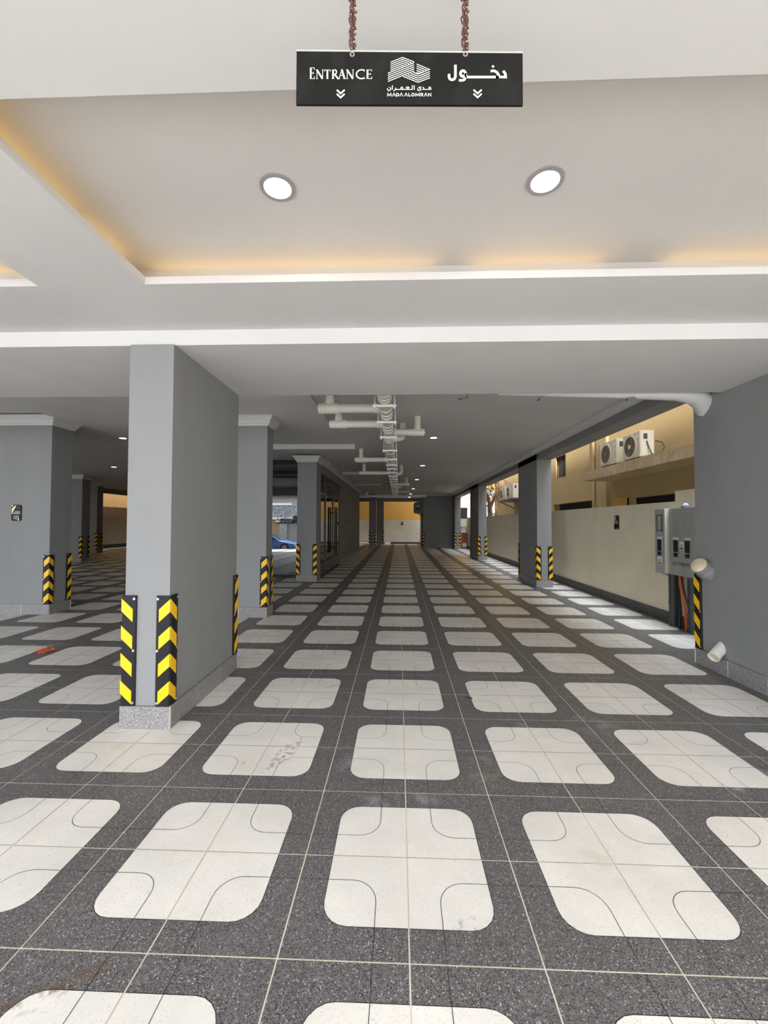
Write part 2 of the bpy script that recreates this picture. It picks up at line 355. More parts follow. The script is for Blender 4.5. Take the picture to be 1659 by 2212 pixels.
# ------------------------------------------------------------------ columns
def crown_loops(x0, x1, y0, y1, zt):
    out = []
    for d, z in ((0, -.34), (.05, -.34), (.06, -.28), (.10, -.26), (.13, -.17), (.21, -.09), (.22, -.05), (.25, -.05), (.25, 0)):
        out.append([(x0-d, y0-d, zt+z), (x1+d, y0-d, zt+z), (x1+d, y1+d, zt+z), (x0-d, y1+d, zt+z)])
    return out
def skirting(parent, x0, x1, y0, y1, h=.355, step=.95, sides='flrb', t=.045):
    def run(a, b):
        n = max(1, round((b-a)/step)); L = (b-a)/n
        return [(a+k*L+.011, a+(k+1)*L-.011) for k in range(n)]
    part('skirting_grout', B().box(x0-t+.008, x1+t-.008, y0-t+.008, y1+t-.008, 0, h-.006), 'grout', parent)
    if 'f' in sides:
        for a, b in run(x0-t, x1+t): part('skirting_tile', B().box(a, b, y0-t, y0, 0, h), 'granite', parent)
    if 'b' in sides:
        for a, b in run(x0-t, x1+t): part('skirting_tile', B().box(a, b, y1, y1+t, 0, h), 'granite', parent)
    if 'l' in sides:
        for a, b in run(y0, y1): part('skirting_tile', B().box(x0-t, x0, a, b, 0, h), 'granite', parent)
    if 'r' in sides:
        for a, b in run(y0, y1): part('skirting_tile', B().box(x1, x1+t, a, b, 0, h), 'granite', parent)
def column(label, x0, x1, y0, y1, zt, m='column', crown=True, sk='flrb', h=.355):
    o = thing('column', label, None, ((x0+x1)/2, (y0+y1)/2, 0), None, 'structure')
    part('shaft', B().box(x0, x1, y0, y1, 0, zt), m, o)
    skirting(o, x0, x1, y0, y1, h=h, sides=sk)
    if crown: part('crown_moulding', B().loft(crown_loops(x0, x1, y0, y1, zt), cap=False), 'plaster', o)
    return o
column('pale grey freestanding column carrying the front beam, nearest of all columns', -4.50, -3.77, 3.46, 6.25, ZB, m='column', crown=False)
column('grey column with white crown directly behind the nearest column', -6.6, -4.70, 11.33, 12.0, ZC-.13)
column('wide grey column with the number 103 plaque', -17.5, -12.55, 11.43, 12.4, ZC-.05)
column('grey column with white crown at the corner of the glazed lobby', -5.80, -4.72, 20.3, 21.6, ZC-.1)
column('grey side column beside the electric meter boxes', 7.02, 7.95, 2.2, 7.15, ZB+.18, m='column', crown=False)
column('first side column along the alley, brightest one with two guards in front', 7.1, 7.84, 19.0, 22.4, ZC, crown=False)
column('second side column along the alley', 7.1, 7.84, 35.2, 39.6, ZC, crown=False)
column('third side column along the alley, beside the red chest', 7.1, 7.84, 51.2, 55, ZC, crown=False)
column('slim dark column in front of the rear openings', -4.0, -3.1, 52.2, 53.1, ZC, m='column', crown=False)
column('dark rear column between the two back openings', -3.5, -2.4, 61.6, 62.6, ZC, m='column', crown=False)
column('dark column with white crown in the deep side bay', -31., -26.0, 30.4, 31.3, ZC, m='column')
column('dark column nearest the opening of the deep side bay', -35., -32.2, 40.6, 41.5, ZC, m='column', crown=False)
column('dark column half hidden behind the nearest pale column', -26.6, -25.4, 38.6, 39.6, ZC, m='column', crown=False)

# ------------------------------------------------------------------ lobby block and dark rear block
lob = thing('wall_lobby', 'dark grey lobby block with black glazing and white cornice', None, (-9, 34, 0), None, 'structure')
part('wall_panel', B().box(-5.1, -4.72, 29.9, 46, 0, ZC), 'column', lob)
part('wall_panel', B().box(-14, -13.7, 22.5, 46, 0, ZC), 'column', lob)
part('wall_panel', B().box(-14, -4.72, 46, 46.3, 0, ZC), 'column', lob)
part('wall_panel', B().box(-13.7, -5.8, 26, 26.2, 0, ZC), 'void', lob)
part('wall_panel', B().box(-5.1, -4.74, 21.6, 29.9, 6.25, ZC), 'column', lob)
part('cornice', B().prism([(-4.72, ZC), (-4.45, ZC), (-4.45, ZC-.05), (-4.55, ZC-.1), (-4.62, ZC-.22), (-4.70, ZC-.28), (-4.72, ZC-.34)], 'y', 21.8, 46), 'plaster', lob)
for k in range(17):
    part('skirting_tile', B().box(-4.72, -4.68, 29.95+k*.945, 29.95+(k+1)*.945-.012, 0, .355), 'granite', lob)
# front glazing
wf = thing('window_1', 'black reflective lobby window mirroring the street and a blue car', None, (-7, 22.5, 0), None, 'structure')
part('window_frame', B().box(-13.7, -5.8, 22.42, 22.58, 0, .14).box(-13.7, -5.8, 22.42, 22.58, 6.85, ZC).box(-5.95, -5.8, 22.42, 22.58, .14, 6.85).box(-9.6, -9.45, 22.42, 22.58, .14, 6.85), 'frame', wf)
TILT = math.radians(.35)
for a, b in ((-9.45, -5.95), (-13.7, -9.6)):
    q = B(); dy = math.tan(TILT)*6.7
    q.loft([[(a, 22.5-dy/2, .14), (b, 22.5-dy/2, .14), (b, 22.54-dy/2, .14), (a, 22.54-dy/2, .14)], [(a, 22.5+dy/2, 6.85), (b, 22.5+dy/2, 6.85), (b, 22.54+dy/2, 6.85), (a, 22.54+dy/2, 6.85)]])
    part('pane', q, 'mirrorglass', wf)
# side glazing with the double door
wd = thing('door_1', 'black framed glass double door of the lobby with tall pull handles', None, (-4.8, 26, 0), None, 'structure')
fr = B()
for y in (21.6, 23.4, 26.48, 29.78): fr.box(-4.86, -4.72, y, y+.12, 0, 6.25)
fr.box(-4.86, -4.72, 21.6, 29.9, 6.1, 6.25).box(-4.86, -4.72, 21.6, 29.9, 0, .12).box(-4.86, -4.72, 23.5, 29.8, 5.0, 5.12)
part('door_frame', fr, 'frame', wd)
part('transom', B().box(-4.87, -4.71, 21.7, 23.42, 5.0, 5.14), 'frame_lt', wd)
for y0, y1, z0, z1 in ((21.72, 23.4, .12, 5.0), (21.72, 23.4, 5.14, 6.1), (23.52, 26.48, .12, 5.0), (26.6, 29.78, .12, 5.0), (23.52, 26.48, 5.12, 6.1), (26.6, 29.78, 5.12, 6.1)):
    part('pane', B().box(-4.82, -4.78, y0, y1, z0, z1), 'doorglass', wd)
for y in (26.15, 26.95):
    part('door_handle', B().tube([(-4.55, y, 1.2), (-4.55, y, 4.4)], .05, 8).tube([(-4.55, y, 1.6), (-4.8, y, 1.6)], .03, 6).tube([(-4.55, y, 4.0), (-4.8, y, 4.0)], .03, 6), 'frame', wd, True)
part('door_closer', B().box(-4.72, -4.5, 28.6, 29.6, 4.9, 5.0), 'frame', wd)
blk = thing('wall_block', 'dark grey rear service block', None, (5, 56, 0), None, 'structure')
part('wall_panel', B().box(3.2, 7.1, 53.9, 62., 0, ZC), 'column', blk)
part('cornice', B().box(3.2, 7.1, 53.7, 53.9, ZC-.12, ZC), 'ceil', blk)

# ------------------------------------------------------------------ boundary walls, neighbours, street
wr = thing('wall_right', 'beige rendered boundary wall with dark tile skirting beside the alley', None, (9.1, 35, 0), None, 'structure')
part('wall_panel', B().box(8.95, 9.3, 10.9, 66, -.3, 4.0).box(8.95, 9.3, -9, 10.9, -.3, 4.34), 'bwall', wr)
part('coping', B().box(8.93, 9.32, 10.9, 66, 4.0, 4.03).box(8.93, 9.32, -9, 10.9, 4.34, 4.37), 'cream', wr)
for k in range(57):
    y = 9 + k*.98
    part('skirting_tile', B().box(8.90, 8.95, y+.006, y+.974, 0, .36), 'bskirt', wr)
wb = thing('wall_back', 'beige rear boundary wall below an orange building', None, (-15, 65.1, 0), None, 'structure')
part('wall_panel', B().box(-37, 9, 65, 65.3, -.3, 3.78), 'bwall', wb)
part('skirting', B().box(-37, 9, 64.94, 65, -.3, .25), 'bskirt', wb)
wl = thing('wall_left', 'beige boundary wall seen through the deep side bay', None, (-37.2, 30, 0), None, 'structure')
part('wall_panel', B().box(-37.3, -37, -9, 65, -.3, 4.0), 'bwall', wl)
part('skirting', B().box(-37, -36.95, -9, 65, 0, .45), 'bskirt', wl)
struct('wall_orange', B().box(-60, 8, 67.5, 69, -.5, 26).tube([(-6.9, 67.4, -.5), (-6.9, 67.4, 26)], .09, 8), 'orange', 'orange rendered building wall beyond the rear boundary wall')
struct('wall_yard', B().box(8, 34, 72, 73, -.5, 26), 'orange', 'orange house wall rising behind the corrugated fence')
struct('wall_peach', B().box(-43, -41.5, -4, 66, 5.45, 24).box(-43, -41.4, -4, 66, -.5, 5.45, 1), ['peach', 'soil'], 'peach rendered house wall beyond the deep side bay')

nb = thing('house', 'tan neighbouring house with concrete ledge beyond the beige boundary wall', 'house', (14, 25, -.5))
NX = 12.56
fw = B()
# facade with real openings: column strips between openings
def facade(b, y0, y1, z0, z1, holes, x=NX, t=.5):
    ys = sorted({y0, y1} | {h[0] for h in holes} | {h[1] for h in holes})
    for a, c in zip(ys, ys[1:]):
        zs = [(z0, z1)]
        for h in holes:
            if h[0] < c-1e-6 and h[1] > a+1e-6:
                nz = []
                for p, q in zs:
                    if h[2] > p: nz.append((p, min(q, h[2])))
                    if h[3] < q: nz.append((max(p, h[3]), q))
                zs = nz
        for p, q in zs: b.box(x, x+t, a, c, p, q)
HOLES = [(29.2, 31.2, 6.9, 8.6), (24.6, 31.8, 2.8, 4.85), (9., 20.6, 2.8, 4.72), (36, 44, 2.5, 4.2)]
facade(fw, -6, 53, -.5, 18, HOLES)
part('wall', fw, 'tan', nb)
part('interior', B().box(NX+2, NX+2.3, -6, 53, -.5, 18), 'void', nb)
part('pilaster', B().box(NX-.18, NX, 22.6, 23.9, -.5, 18), 'tan', nb)
part('pilaster', B().box(NX-.12, NX+.1, 20.6, 21.9, -.5, 4.8), 'orange', nb, label='orange pier beside the dark opening')
wg = B()
for k in range(6): wg.box(NX+.1, NX+.16, 29.25+k*.38, 29.33+k*.38, 6.9, 8.6)
part('window_grille', wg, 'void', nb)
part('downpipe', B().tube([(NX-.15, 24.3, -.5), (NX-.15, 24.3, 12)], .1, 10), 'tan', nb, True)
part('ledge', B().box(10.9, NX, -6, 22.3, 5.82, 6.33), 'ledge', nb)
part('hanging_bulb', B().tube([(NX-.1, 14.2, 4.72), (NX-.1, 14.2, 4.5)], .02, 6).tube([(NX-.1, 14.2, 4.52), (NX-.1, 14.2, 4.42), (NX-.1, 14.2, 4.3), (NX-.1, 14.2, 4.25)], [.04, .09, .09, .02], 8), 'white', nb, True)

def ac_unit(label, x, y0, y1, z, H=1.27, dep=.66, fan_open=True):
    o = thing('air_conditioner', label, 'air conditioner', (x+dep/2, (y0+y1)/2, z), 'outdoor units on the neighbouring house')
    bevel(part('casing', B().box(x, x+dep, y0, y1, z+.06, z+H), 'ac', o), .02)
    part('foot', B().box(x+.02, x+dep-.02, y0+.12, y0+.22, z, z+.07), 'ac_dark', o); part('foot', B().box(x+.02, x+dep-.02, y1-.22, y1-.12, z, z+.07), 'ac_dark', o)
    L = y1-y0; cy = y1-.08-min(.55, L*.38); cz = z+H*.5; R = min(.53, L*.37)
    part('grille_frame', B().ring((x, cy, cz), (-1, 0, 0), R-.05, R+.03, .03, 28), 'ac', o)
    gr = B()
    for k in range(5): gr.ring((x-.012, cy, cz), (-1, 0, 0), R*(.18+.16*k), R*(.18+.16*k)+.03, .012, 24)
    for k in range(12):
        a = math.pi*k/6; gr.tube([(x-.02, cy+.1*R*math.cos(a), cz+.1*R*math.sin(a)), (x-.02, cy+R*math.cos(a), cz+R*math.sin(a))], .008, 4)
    part('fan_guard', gr, 'ac_grille', o)
    fo = part('fan_opening', B().tube([(x-.004, cy, cz), (x+.02, cy, cz)], R-.04, 28), 'ac_dark', o)
    part('fan_hub', B().tube([(x-.04, cy, cz), (x, cy, cz)], R*.2, 14), 'ac' if fan_open else 'ac_grille', fo)
    fb = B()
    for k in range(4):
        a = math.pi/2*k+.4
        fb.face([(x-.006, cy+R*.2*math.cos(a), cz+R*.2*math.sin(a)), (x-.010, cy+R*.85*math.cos(a-.3), cz+R*.85*math.sin(a-.3)), (x-.008, cy+R*.85*math.cos(a+.35), cz+R*.85*math.sin(a+.35))])
    part('fan_blade', fb, 'ac_grille', fo)
    part('side_panel', B().box(x+.05, x+dep-.04, y0-.015, y0, z+.12, z+H-.06), 'ac_side', o)
    part('valve_recess', B().box(x+.16, x+.34, y0-.025, y0-.014, z+H*.68, z+H*.88), 'ac_dark', o)
    part('nameplate', B().box(x-.006, x, y0+.1, y0+.3, z+H*.78, z+H*.84), 'whitebox', o)
    return o
ac_unit('weathered outdoor unit at the end of the concrete ledge', 10.95, 18.55, 20.25, 6.33, 1.32, fan_open=False)
ac_unit('outdoor unit with pale fan hub and hanging hose on the concrete ledge', 10.95, 16.45, 17.9, 6.33)
solo('refrigerant_hose', B().tube([(11.25, 16.42, 7.1), (11.3, 16.35, 6.8), (11.35, 16.25, 6.5), (11.5, 16.2, 6.38), (11.7, 16.15, 6.5), (11.85, 16.1, 6.75), (11.8, 16.2, 7.0), (11.62, 16.4, 7.1)], .028, 6), 'ac_dark',
     'dark looped hose hanging beside the outdoor unit', 'hose', (11.4, 16.3, 6.36), smooth=True)
bb = thing('wall_bracket', 'dark steel shelf bracket carrying two outdoor units behind the tree', 'bracket', (11.2, 41, 5.7))
part('shelf', B().box(10.85, NX, 37.6, 43.6, 5.62, 5.72), 'ac_dark', bb)
part('strut', B().tube([(10.9, 38, 5.62), (NX, 38, 4.9)], .05, 6), 'ac_dark', bb); part('strut', B().tube([(10.9, 43, 5.62), (NX, 43, 4.9)], .05, 6), 'ac_dark', bb)
ac_unit('outdoor unit behind bare twigs, further from the pale column', 11.0, 41.4, 43.4, 5.72, 1.4)
ac_unit('outdoor unit behind bare twigs, closer to the pale column', 11.0, 38.2, 40.6, 5.72, 1.5)

# corrugated fence beyond the alley
cf = thing('corrugated_fence', 'pale corrugated metal fence with rails at the end of the alley', 'fence', (11, 68, -.5))
for k in range(16):
    x = 8.6+k*.47
    part('panel', B().box(x, x+.44, 68, 68.05, -.5, 9.0).box(x+.42, x+.47, 67.97, 68.02, -.5, 9.0), 'fence', cf)
for z in (3.8, 5.6, 7.5): part('rail', B().box(8.6, 16.2, 67.85, 67.97, z, z+.12), 'fence_rail', cf)

# bare tree
tr = thing('tree', 'bare brown tree with drooping twigs behind the boundary wall', 'tree', (12.3, 54, -.5))
tk = B(); tk.tube([(12.3, 54, -.5), (12.15, 54, 2), (12.2, 54, 4), (12.1, 53.9, 5.2), (12.05, 53.8, 6.0), (11.7, 53.5, 6.9), (11.2, 53, 8.2)], [.42, .36, .33, .33, .26, .2, .14], 10)
tk.tube([(12.1, 53.9, 5.2), (12.5, 53.9, 6.2), (12.9, 53.8, 7.2), (13.4, 53.6, 8.4)], [.25, .22, .19, .14], 8)
tk.tube([(12.1, 53.9, 5.4), (11.75, 53.9, 5.7), (11.6, 53.9, 5.3)], [.15, .12, .06], 6)
part('trunk', tk, 'bark', tr, True)
tw = B(); rnd = random.Random(3)
for k in range(260):
    p = Vector((rnd.uniform(10.2, 12.1), rnd.uniform(43.8, 55), rnd.uniform(6.5, 8.8))); path = [p.copy()]; d = Vector((rnd.uniform(-.5, .5), rnd.uniform(-.5, .5), rnd.uniform(-.2, .3)))
    for q in range(5):
        d += Vector((rnd.uniform(-.25, .25), rnd.uniform(-.25, .25), -.22)); p = p + d*.42; path.append(p.copy())
    tw.tube(path, [.03, .026, .022, .018, .014, .01], 3, cap=False)
o = part('twigs', tw, 'twig', tr); o['kind'] = 'stuff'
def shrub(label, c, r, n, seed):
    rnd = random.Random(seed); b = B()
    for k in range(n):
        p = Vector(c)+Vector((rnd.gauss(0, r), rnd.gauss(0, r), abs(rnd.gauss(0, r*1.3)))); a = Vector((rnd.uniform(-1, 1), rnd.uniform(-1, 1), rnd.uniform(-.3, 1))).normalized()*.22; s = Vector((rnd.uniform(-1, 1), rnd.uniform(-1, 1), rnd.uniform(-1, 1))).normalized()*.08
        b.face([p, p+a*.5+s, p+a, p+a*.5-s])
    o = thing('shrub', label, 'shrub', (c[0], c[1], 0)); q = part('foliage', b, 'leaf', o); q['kind'] = 'stuff'
    part('stem', B().tube([(c[0], c[1], 0), (c[0]+.05, c[1], c[2])], .04, 5), 'bark', o)
shrub('small green shrub between the bare trunk and the house', (11.9, 50.5, 4.2), .28, 90, 1)
shrub('small green shrub against the corrugated fence beside the bare trunk', (11.9, 56.5, 3.9), .3, 90, 2)

# street side, mirrored in the lobby window
fs = thing('house', 'grey stone clad house across the street mirrored in the lobby window', 'house', (-20, -27, -.5))
part('wall', B().box(-30, -11, -28.5, -27.4, -.5, 9), 'column', fs)
st = B(); rnd = random.Random(5)
def stones(b, x0, x1, z0, z1, y):
    z = z0
    while z < z1-.05:
        h = min(rnd.uniform(.2, .38), z1-z); x = x0
        while x < x1-.05:
            wdt = min(rnd.uniform(.45, 1.1), x1-x); b.box(x+.02, x+wdt-.02, y-.3, y+rnd.uniform(0, .12), z+.02, z+h-.02); x += wdt
        z += h
stones(st, -27, -13, 4.8, 8.2, -26.6); stones(st, -21.6, -20.2, -.2, 4.3, -27.1)
o = part('stone_cladding', st, 'stoneA', fs); o['kind'] = 'stuff'
part('band', B().box(-27, -13, -27.2, -26.4, 4.5, 4.8), 'white', fs); part('band', B().box(-22.6, -19.2, -27, -26.3, 7.0, 7.5), 'white', fs); part('plaster_wall', B().box(-27, -21.6, -27.4, -27.2, -.5, 4.5), 'tan', fs)
part('sign_box', B().box(-22, -21.4, -27.2, -26.2, 3.9, 4.6), 'whitebox', fs)
struct('kerb', B().box(-60, 60, -25.2, -24.8, -.5, -.2), 'white', 'pale kerb along the far side of the street')
struct('road', B().box(-60, 60, -24.8, -14, -.5, -.48), 'asphalt', 'grey asphalt road in front of the building')
cx, cy = -14.6, -13.0     # front bumper at +x
car = thing('car', 'blue car parked on the street, mirrored in the lobby window', 'car', (cx, cy, -.48))
prof = [(0, .45), (-.15, .95), (-.5, 1.25), (-2.4, 1.65), (-4.0, 2.62), (-5.2, 2.8), (-6.6, 2.65), (-7.9, 1.95), (-8.6, 1.85), (-8.9, 1.2), (-8.9, .5)]
lo = []
for t, sc in ((-1.75, .93), (-1.55, 1), (1.55, 1), (1.75, .93)):
    lo.append([(cx+px, cy+t*(1 if pz < 1.9 else .8), -.48+.4+(pz-.4)*sc) for px, pz in prof])
bevel(part('body', B().loft(lo), 'carblue', car), .08, 3)
part('windscreen', B().face([(cx-2.45, cy-1.35, 1.25), (cx-2.45, cy+1.35, 1.25), (cx-3.9, cy+1.15, 2.12), (cx-3.9, cy-1.15, 2.12)]), 'smoke', car)
for s in (-1, 1):
    part('side_window', B().face([(cx-2.9, cy+s*1.76, 1.3), (cx-7.2, cy+s*1.76, 1.35), (cx-6.4, cy+s*1.5, 2.05), (cx-4.1, cy+s*1.5, 2.05)]), 'smoke', car)
    part('headlight', B().box(cx-.5, cy*0+cx-.1, cy+s*1.2-.3, cy+s*1.2+.3, .45, .68), 'white', car)
    for px in (-1.7, -7.1):
        wh = part('wheel', B().tube([(cx+px, cy+s*1.45, .15), (cx+px, cy+s*1.78, .15)], .63, 18), 'tyre', car)
        part('hubcap', B().tube([(cx+px, cy+s*1.78, .15), (cx+px, cy+s*1.8, .15)], .4, 14), 'steel', wh)

# ------------------------------------------------------------------ corner guards
GH, GW, GT = 1.75, .20, .035
def guard_proto(screws=True):
    o = thing('corner_guard', 'x', 'corner guard', (0, 0, 0), 'black and yellow rubber corner guards')
    b = B().prism([(GW, 0), (GW, -GT+.012), (GW-.012, -GT), (-GT+.02, -GT), (-GT, -GT+.02), (-GT, GW-.012), (-GT+.012, GW), (0, GW), (0, 0)], 'z', 0, GH)
    part('body', b, 'rubber', o)
    for k in range(4):
        zt = GH-.05-k*.434; h, dr, w0, w1, e = .205, .165, -GT+.004, .150, .008
        q = B()
        q.loft([[(w0, -GT-e, zt), (w1, -GT-e, zt-dr), (w1, -GT-e, zt-dr-h), (w0, -GT-e, zt-h)], [(w0, -GT, zt), (w1, -GT, zt-dr), (w1, -GT, zt-dr-h), (w0, -GT, zt-h)]])
        q.loft([[(-GT-e, w0, zt), (-GT-e, w1, zt-dr), (-GT-e, w1, zt-dr-h), (-GT-e, w0, zt-h)], [(-GT, w0, zt), (-GT, w1, zt-dr), (-GT, w1, zt-dr-h), (-GT, w0, zt-h)]])
        part('reflective_stripe', q, 'yellow', o)
    if screws:
        for z in (.05, GH/2, GH-.05):
            part('screw', B().tube([(.17, -GT, z), (.17, -GT-.012, z)], .02, 10), 'screw', o)
            part('screw', B().tube([(-GT, .17, z), (-GT-.012, .17, z)], .02, 10), 'screw', o)
    return o
GA, GB = guard_proto(True), guard_proto(False)
GUARDS = [  # x, y, quarter turns, screws, label
    (-4.50, 3.46, 0, 1, 'striped corner guard on the outer edge of the nearest pale column'),
    (-3.77, 3.46, 1, 1, 'striped corner guard on the front inner edge of the nearest pale column'),
    (-3.77, 6.25, 2, 1, 'striped corner guard seen edge-on at the rear of the nearest pale column'),
    (-4.70, 11.33, 1, 1, 'striped corner guard in front on the column directly behind the nearest one'),
    (-4.70, 12.0, 2, 1, 'striped corner guard seen edge-on beside the mirrored lobby window'),
    (-5.80, 20.3, 0, 1, 'striped corner guard at the lobby corner column, next to the mirrored car'),
    (-4.72, 20.3, 1, 1, 'striped corner guard at the lobby corner column, nearer the glass door'),
    (-12.55, 11.43, 1, 1, 'striped corner guard on the front edge of the column with the 103 plaque'),
    (-12.55, 12.4, 2, 1, 'striped corner guard on the rear edge of the column with the 103 plaque'),
    (-26.0, 30.4, 1, 0, 'dim corner guard in front on the dark column in the deep side bay'),
    (-26.0, 31.3, 2, 0, 'dim corner guard behind on the dark column in the deep side bay'),
    (-32.2, 40.6, 1, 0, 'dim corner guard in front on the column nearest the side opening'),
    (-32.2, 41.5, 2, 0, 'dim corner guard beside the bright side opening'),
    (-26.6, 38.6, 0, 0, 'dim corner guard just peeking past the nearest pale column'),
    (7.10, 19.0, 0, 1, 'striped corner guard on the parking side of the brightest alley column'),
    (7.84, 19.0, 1, 1, 'striped corner guard on the alley side of the brightest alley column'),
    (7.10, 22.4, 3, 1, 'shaded corner guard at the rear edge of the brightest alley column'),
    (7.10, 35.2, 0, 0, 'striped corner guard on the parking side of the second alley column'),
    (7.84, 35.2, 1, 0, 'striped corner guard on the alley side of the second alley column'),
    (7.10, 39.6, 3, 0, 'shaded corner guard at the rear edge of the second alley column'),
    (7.10, 51.2, 0, 0, 'small corner guard on the parking side of the third alley column'),
    (7.84, 51.2, 1, 0, 'small corner guard touching the red chest at the third alley column'),
    (3.2, 53.9, 0, 0, 'small corner guard on the dark rear service block'),
    (-4.0, 52.2, 0, 0, 'small corner guard on the outer edge of the slim dark rear column'),
    (-3.1, 52.2, 1, 0, 'small corner guard on the inner edge of the slim dark rear column'),
    (-2.4, 61.6, 1, 0, 'small corner guard on the rearmost column beside the wide back opening'),
    (7.02, 7.15, 3, 1, 'tall corner guard below the grey pipe stub on the near side column')]
for gx, gy, q, sc, lab in GUARDS:
    g = copy_tree(GA if sc else GB); g['label'] = lab; g.location = (gx*U, gy*U, .36*U); g.rotation_euler.z = q*math.pi/2
for pr in (GA, GB):
    for ch in list(pr.children): bpy.data.objects.remove(ch)
    bpy.data.objects.remove(pr)

# ------------------------------------------------------------------ hanging entrance sign
SY = -.95
def pix(px, py):      # position on the sign board from its own artwork grid
    u = (px-639)/(1131-639); top = 113+5*u; bot = 228+2*u
    t = (py-top)/(bot-top); return (-.673+u*1.262, 5.949-.058*u - t*(.306-.013*u))
sg = thing('hanging_sign', 'black hanging sign reading ENTRANCE in English and Arabic with white logo', 'sign', (-.05, SY, 5.6))
c4 = [pix(639, 113), pix(1131, 118), pix(1131, 230), pix(639, 228)]
part('board', B().loft([[(x, SY, z) for x, z in c4], [(x, SY+.012, z) for x, z in c4]]), 'signblack', sg)
rim = [(c4[0][0]-.002, c4[0][1]), (c4[1][0]+.002, c4[1][1]), (c4[1][0]+.002, c4[1][1]+.008), (c4[0][0]-.002, c4[0][1]+.008)]
part('acrylic_edge', B().loft([[(x, SY-.002, z) for x, z in rim], [(x, SY+.014, z) for x, z in rim]]), 'acrylic', sg)
PS = 1.262/492
def c2(x, y): return pix(620+x/3.1302, y/3.1302)
def lg(x, y): return pix(820+x/12.7615, 110+y/12.7615)
FY = SY-.003
def strokes(lines, conv, wpx, sc, y=FY):
    b = B()
    for l in lines:
        cl = l[0] == 'c'; wv = wpx; pts = l
        if cl: pts = l[1]
        if isinstance(pts[0], (int, float)): wv = pts[0]; pts = pts[1]
        b.stroke([conv(*p) for p in pts], wv*sc*PS, cl, y=y)
    return b
def circ(x, y, r, ry=None, n=12): return ('c', [(x+r*math.cos(2*math.pi*k/n), y+(ry or r)*math.sin(2*math.pi*k/n)) for k in range(n)])
# serif capitals: unit-square strokes (width factor, points)
def arcp(cx, cy, rx, ry, a0, a1, n=10): return [(cx+rx*math.cos(math.radians(a0+(a1-a0)*k/n)), cy+ry*math.sin(math.radians(a0+(a1-a0)*k/n))) for k in range(n+1)]
SER = {
 'E': [(.19, [(.22, 0), (.22, 1)]), (.055, [(0, .975), (.9, .975)]), (.055, [(.2, .52), (.72, .52)]), (.055, [(0, .025), (.95, .025)]), (.06, [(.89, 1), (.89, .8)]), (.06, [(.94, 0), (.94, .22)]), (.06, [(.71, .42), (.71, .62)])],
 'N': [(.07, [(.13, 0), (.13, 1)]), (.19, [(.1, 1), (.88, .02)]), (.07, [(.9, 0), (.9, 1)]), (.045, [(0, .02), (.27, .02)]), (.045, [(-.04, .98), (.2, .98)]), (.045, [(.76, .98), (1.04, .98)])],
 'T': [(.19, [(.5, 0), (.5, 1)]), (.055, [(.02, .975), (.98, .975)]), (.055, [(.05, 1), (.05, .78)]), (.055, [(.95, 1), (.95, .78)]), (.045, [(.33, .02), (.67, .02)])],
 'R': [(.19, [(.2, 0), (.2, 1)]), (.045, [(.02, .02), (.38, .02)]), (.05, [(.02, .98), (.45, .98)]), (.13, arcp(.42, .74, .27, .24, 90, -90)), (.05, [(.25, .5), (.45, .5)]), (.17, [(.42, .5), (.98, -.02)])],
 'A': [(.075, [(.1, 0), (.5, 1)]), (.2, [(.47, 1), (.88, 0)]), (.05, [(.22, .36), (.72, .36)]), (.045, [(-.03, .02), (.24, .02)]), (.045, [(.68, .02), (1.05, .02)])],
 'C': [(.15, arcp(.58, .5, .46, .47, 62, 298, 16)), (.05, [(.83, 1), (.83, .76)]), (.05, [(.83, 0), (.83, .22)])]}
eb = B()
for ch, x0, x1, y0, y1 in (('E', 152, 188, 468, 546), ('N', 196, 247, 482, 546), ('T', 253, 296, 482, 546), ('R', 304, 352, 482, 546), ('A', 350, 399, 480, 546), ('N', 404, 456, 482, 546), ('C', 465, 541, 482, 546), ('E', 541, 582, 482, 546)):
    for wv, pts in SER[ch]:
        eb.stroke([c2(x0+(x1-x0)*u, y1-(y1-y0)*v) for u, v in pts], wv*(58)/3.1302*PS, y=FY)
part('lettering', eb, 'print', sg, label='ENTRANCE in cream serif capitals')
ar = strokes([[(1468, 492), (1482, 512), (1484, 534), (1446, 534)], [(1384, 494), (1406, 491), (1424, 500), (1436, 518), (1440, 534), (1215, 534)], [(1440, 534), (1418, 534)],
              circ(1198, 510, 17, 20), [(1216, 506), (1216, 535), (1206, 552), (1190, 557), (1170, 555)], [(1147, 450), (1147, 532), (1139, 548), (1124, 553), (1110, 547), (1104, 532), (1104, 512)]], c2, 17, 1/3.1302)
ar.face([(x, FY, z) for x, z in [c2(1390, 462), c2(1400, 452), c2(1410, 462), c2(1400, 472)]])
part('lettering', ar, 'print', sg, label='cream Arabic word for entrance')
for xc in (367, 1296):
    b = B()
    for dy in (0, 27): b.stroke([c2(xc-27, 620+dy), c2(xc, 645+dy), c2(xc+27, 620+dy)], 11/3.1302*PS, y=FY)
    part('arrow', b, 'print', sg)
LOGO = []
for i, e in enumerate(((980, 350), (910, 378), (840, 405), (770, 430), (700, 460))): LOGO.append([(332, 360+56*i), (662, 225+56*i), e])
for i in range(5): LOGO.append([(258, 665+57*i), (985, 372+57*i)])
LOGO += [[(1055, 410), (1415, 560), (1095, 690), (960, 640)], [(1055, 470), (1335, 580)], [(1055, 530), (1265, 610)], [(1055, 590), (1195, 640)], [(1055, 645), (1130, 670)]]
for i, e in enumerate(((890, 670), (820, 700), (750, 725), (680, 752))): LOGO.append([e, (1095, 747+57*i), (1420, 620+57*i)])
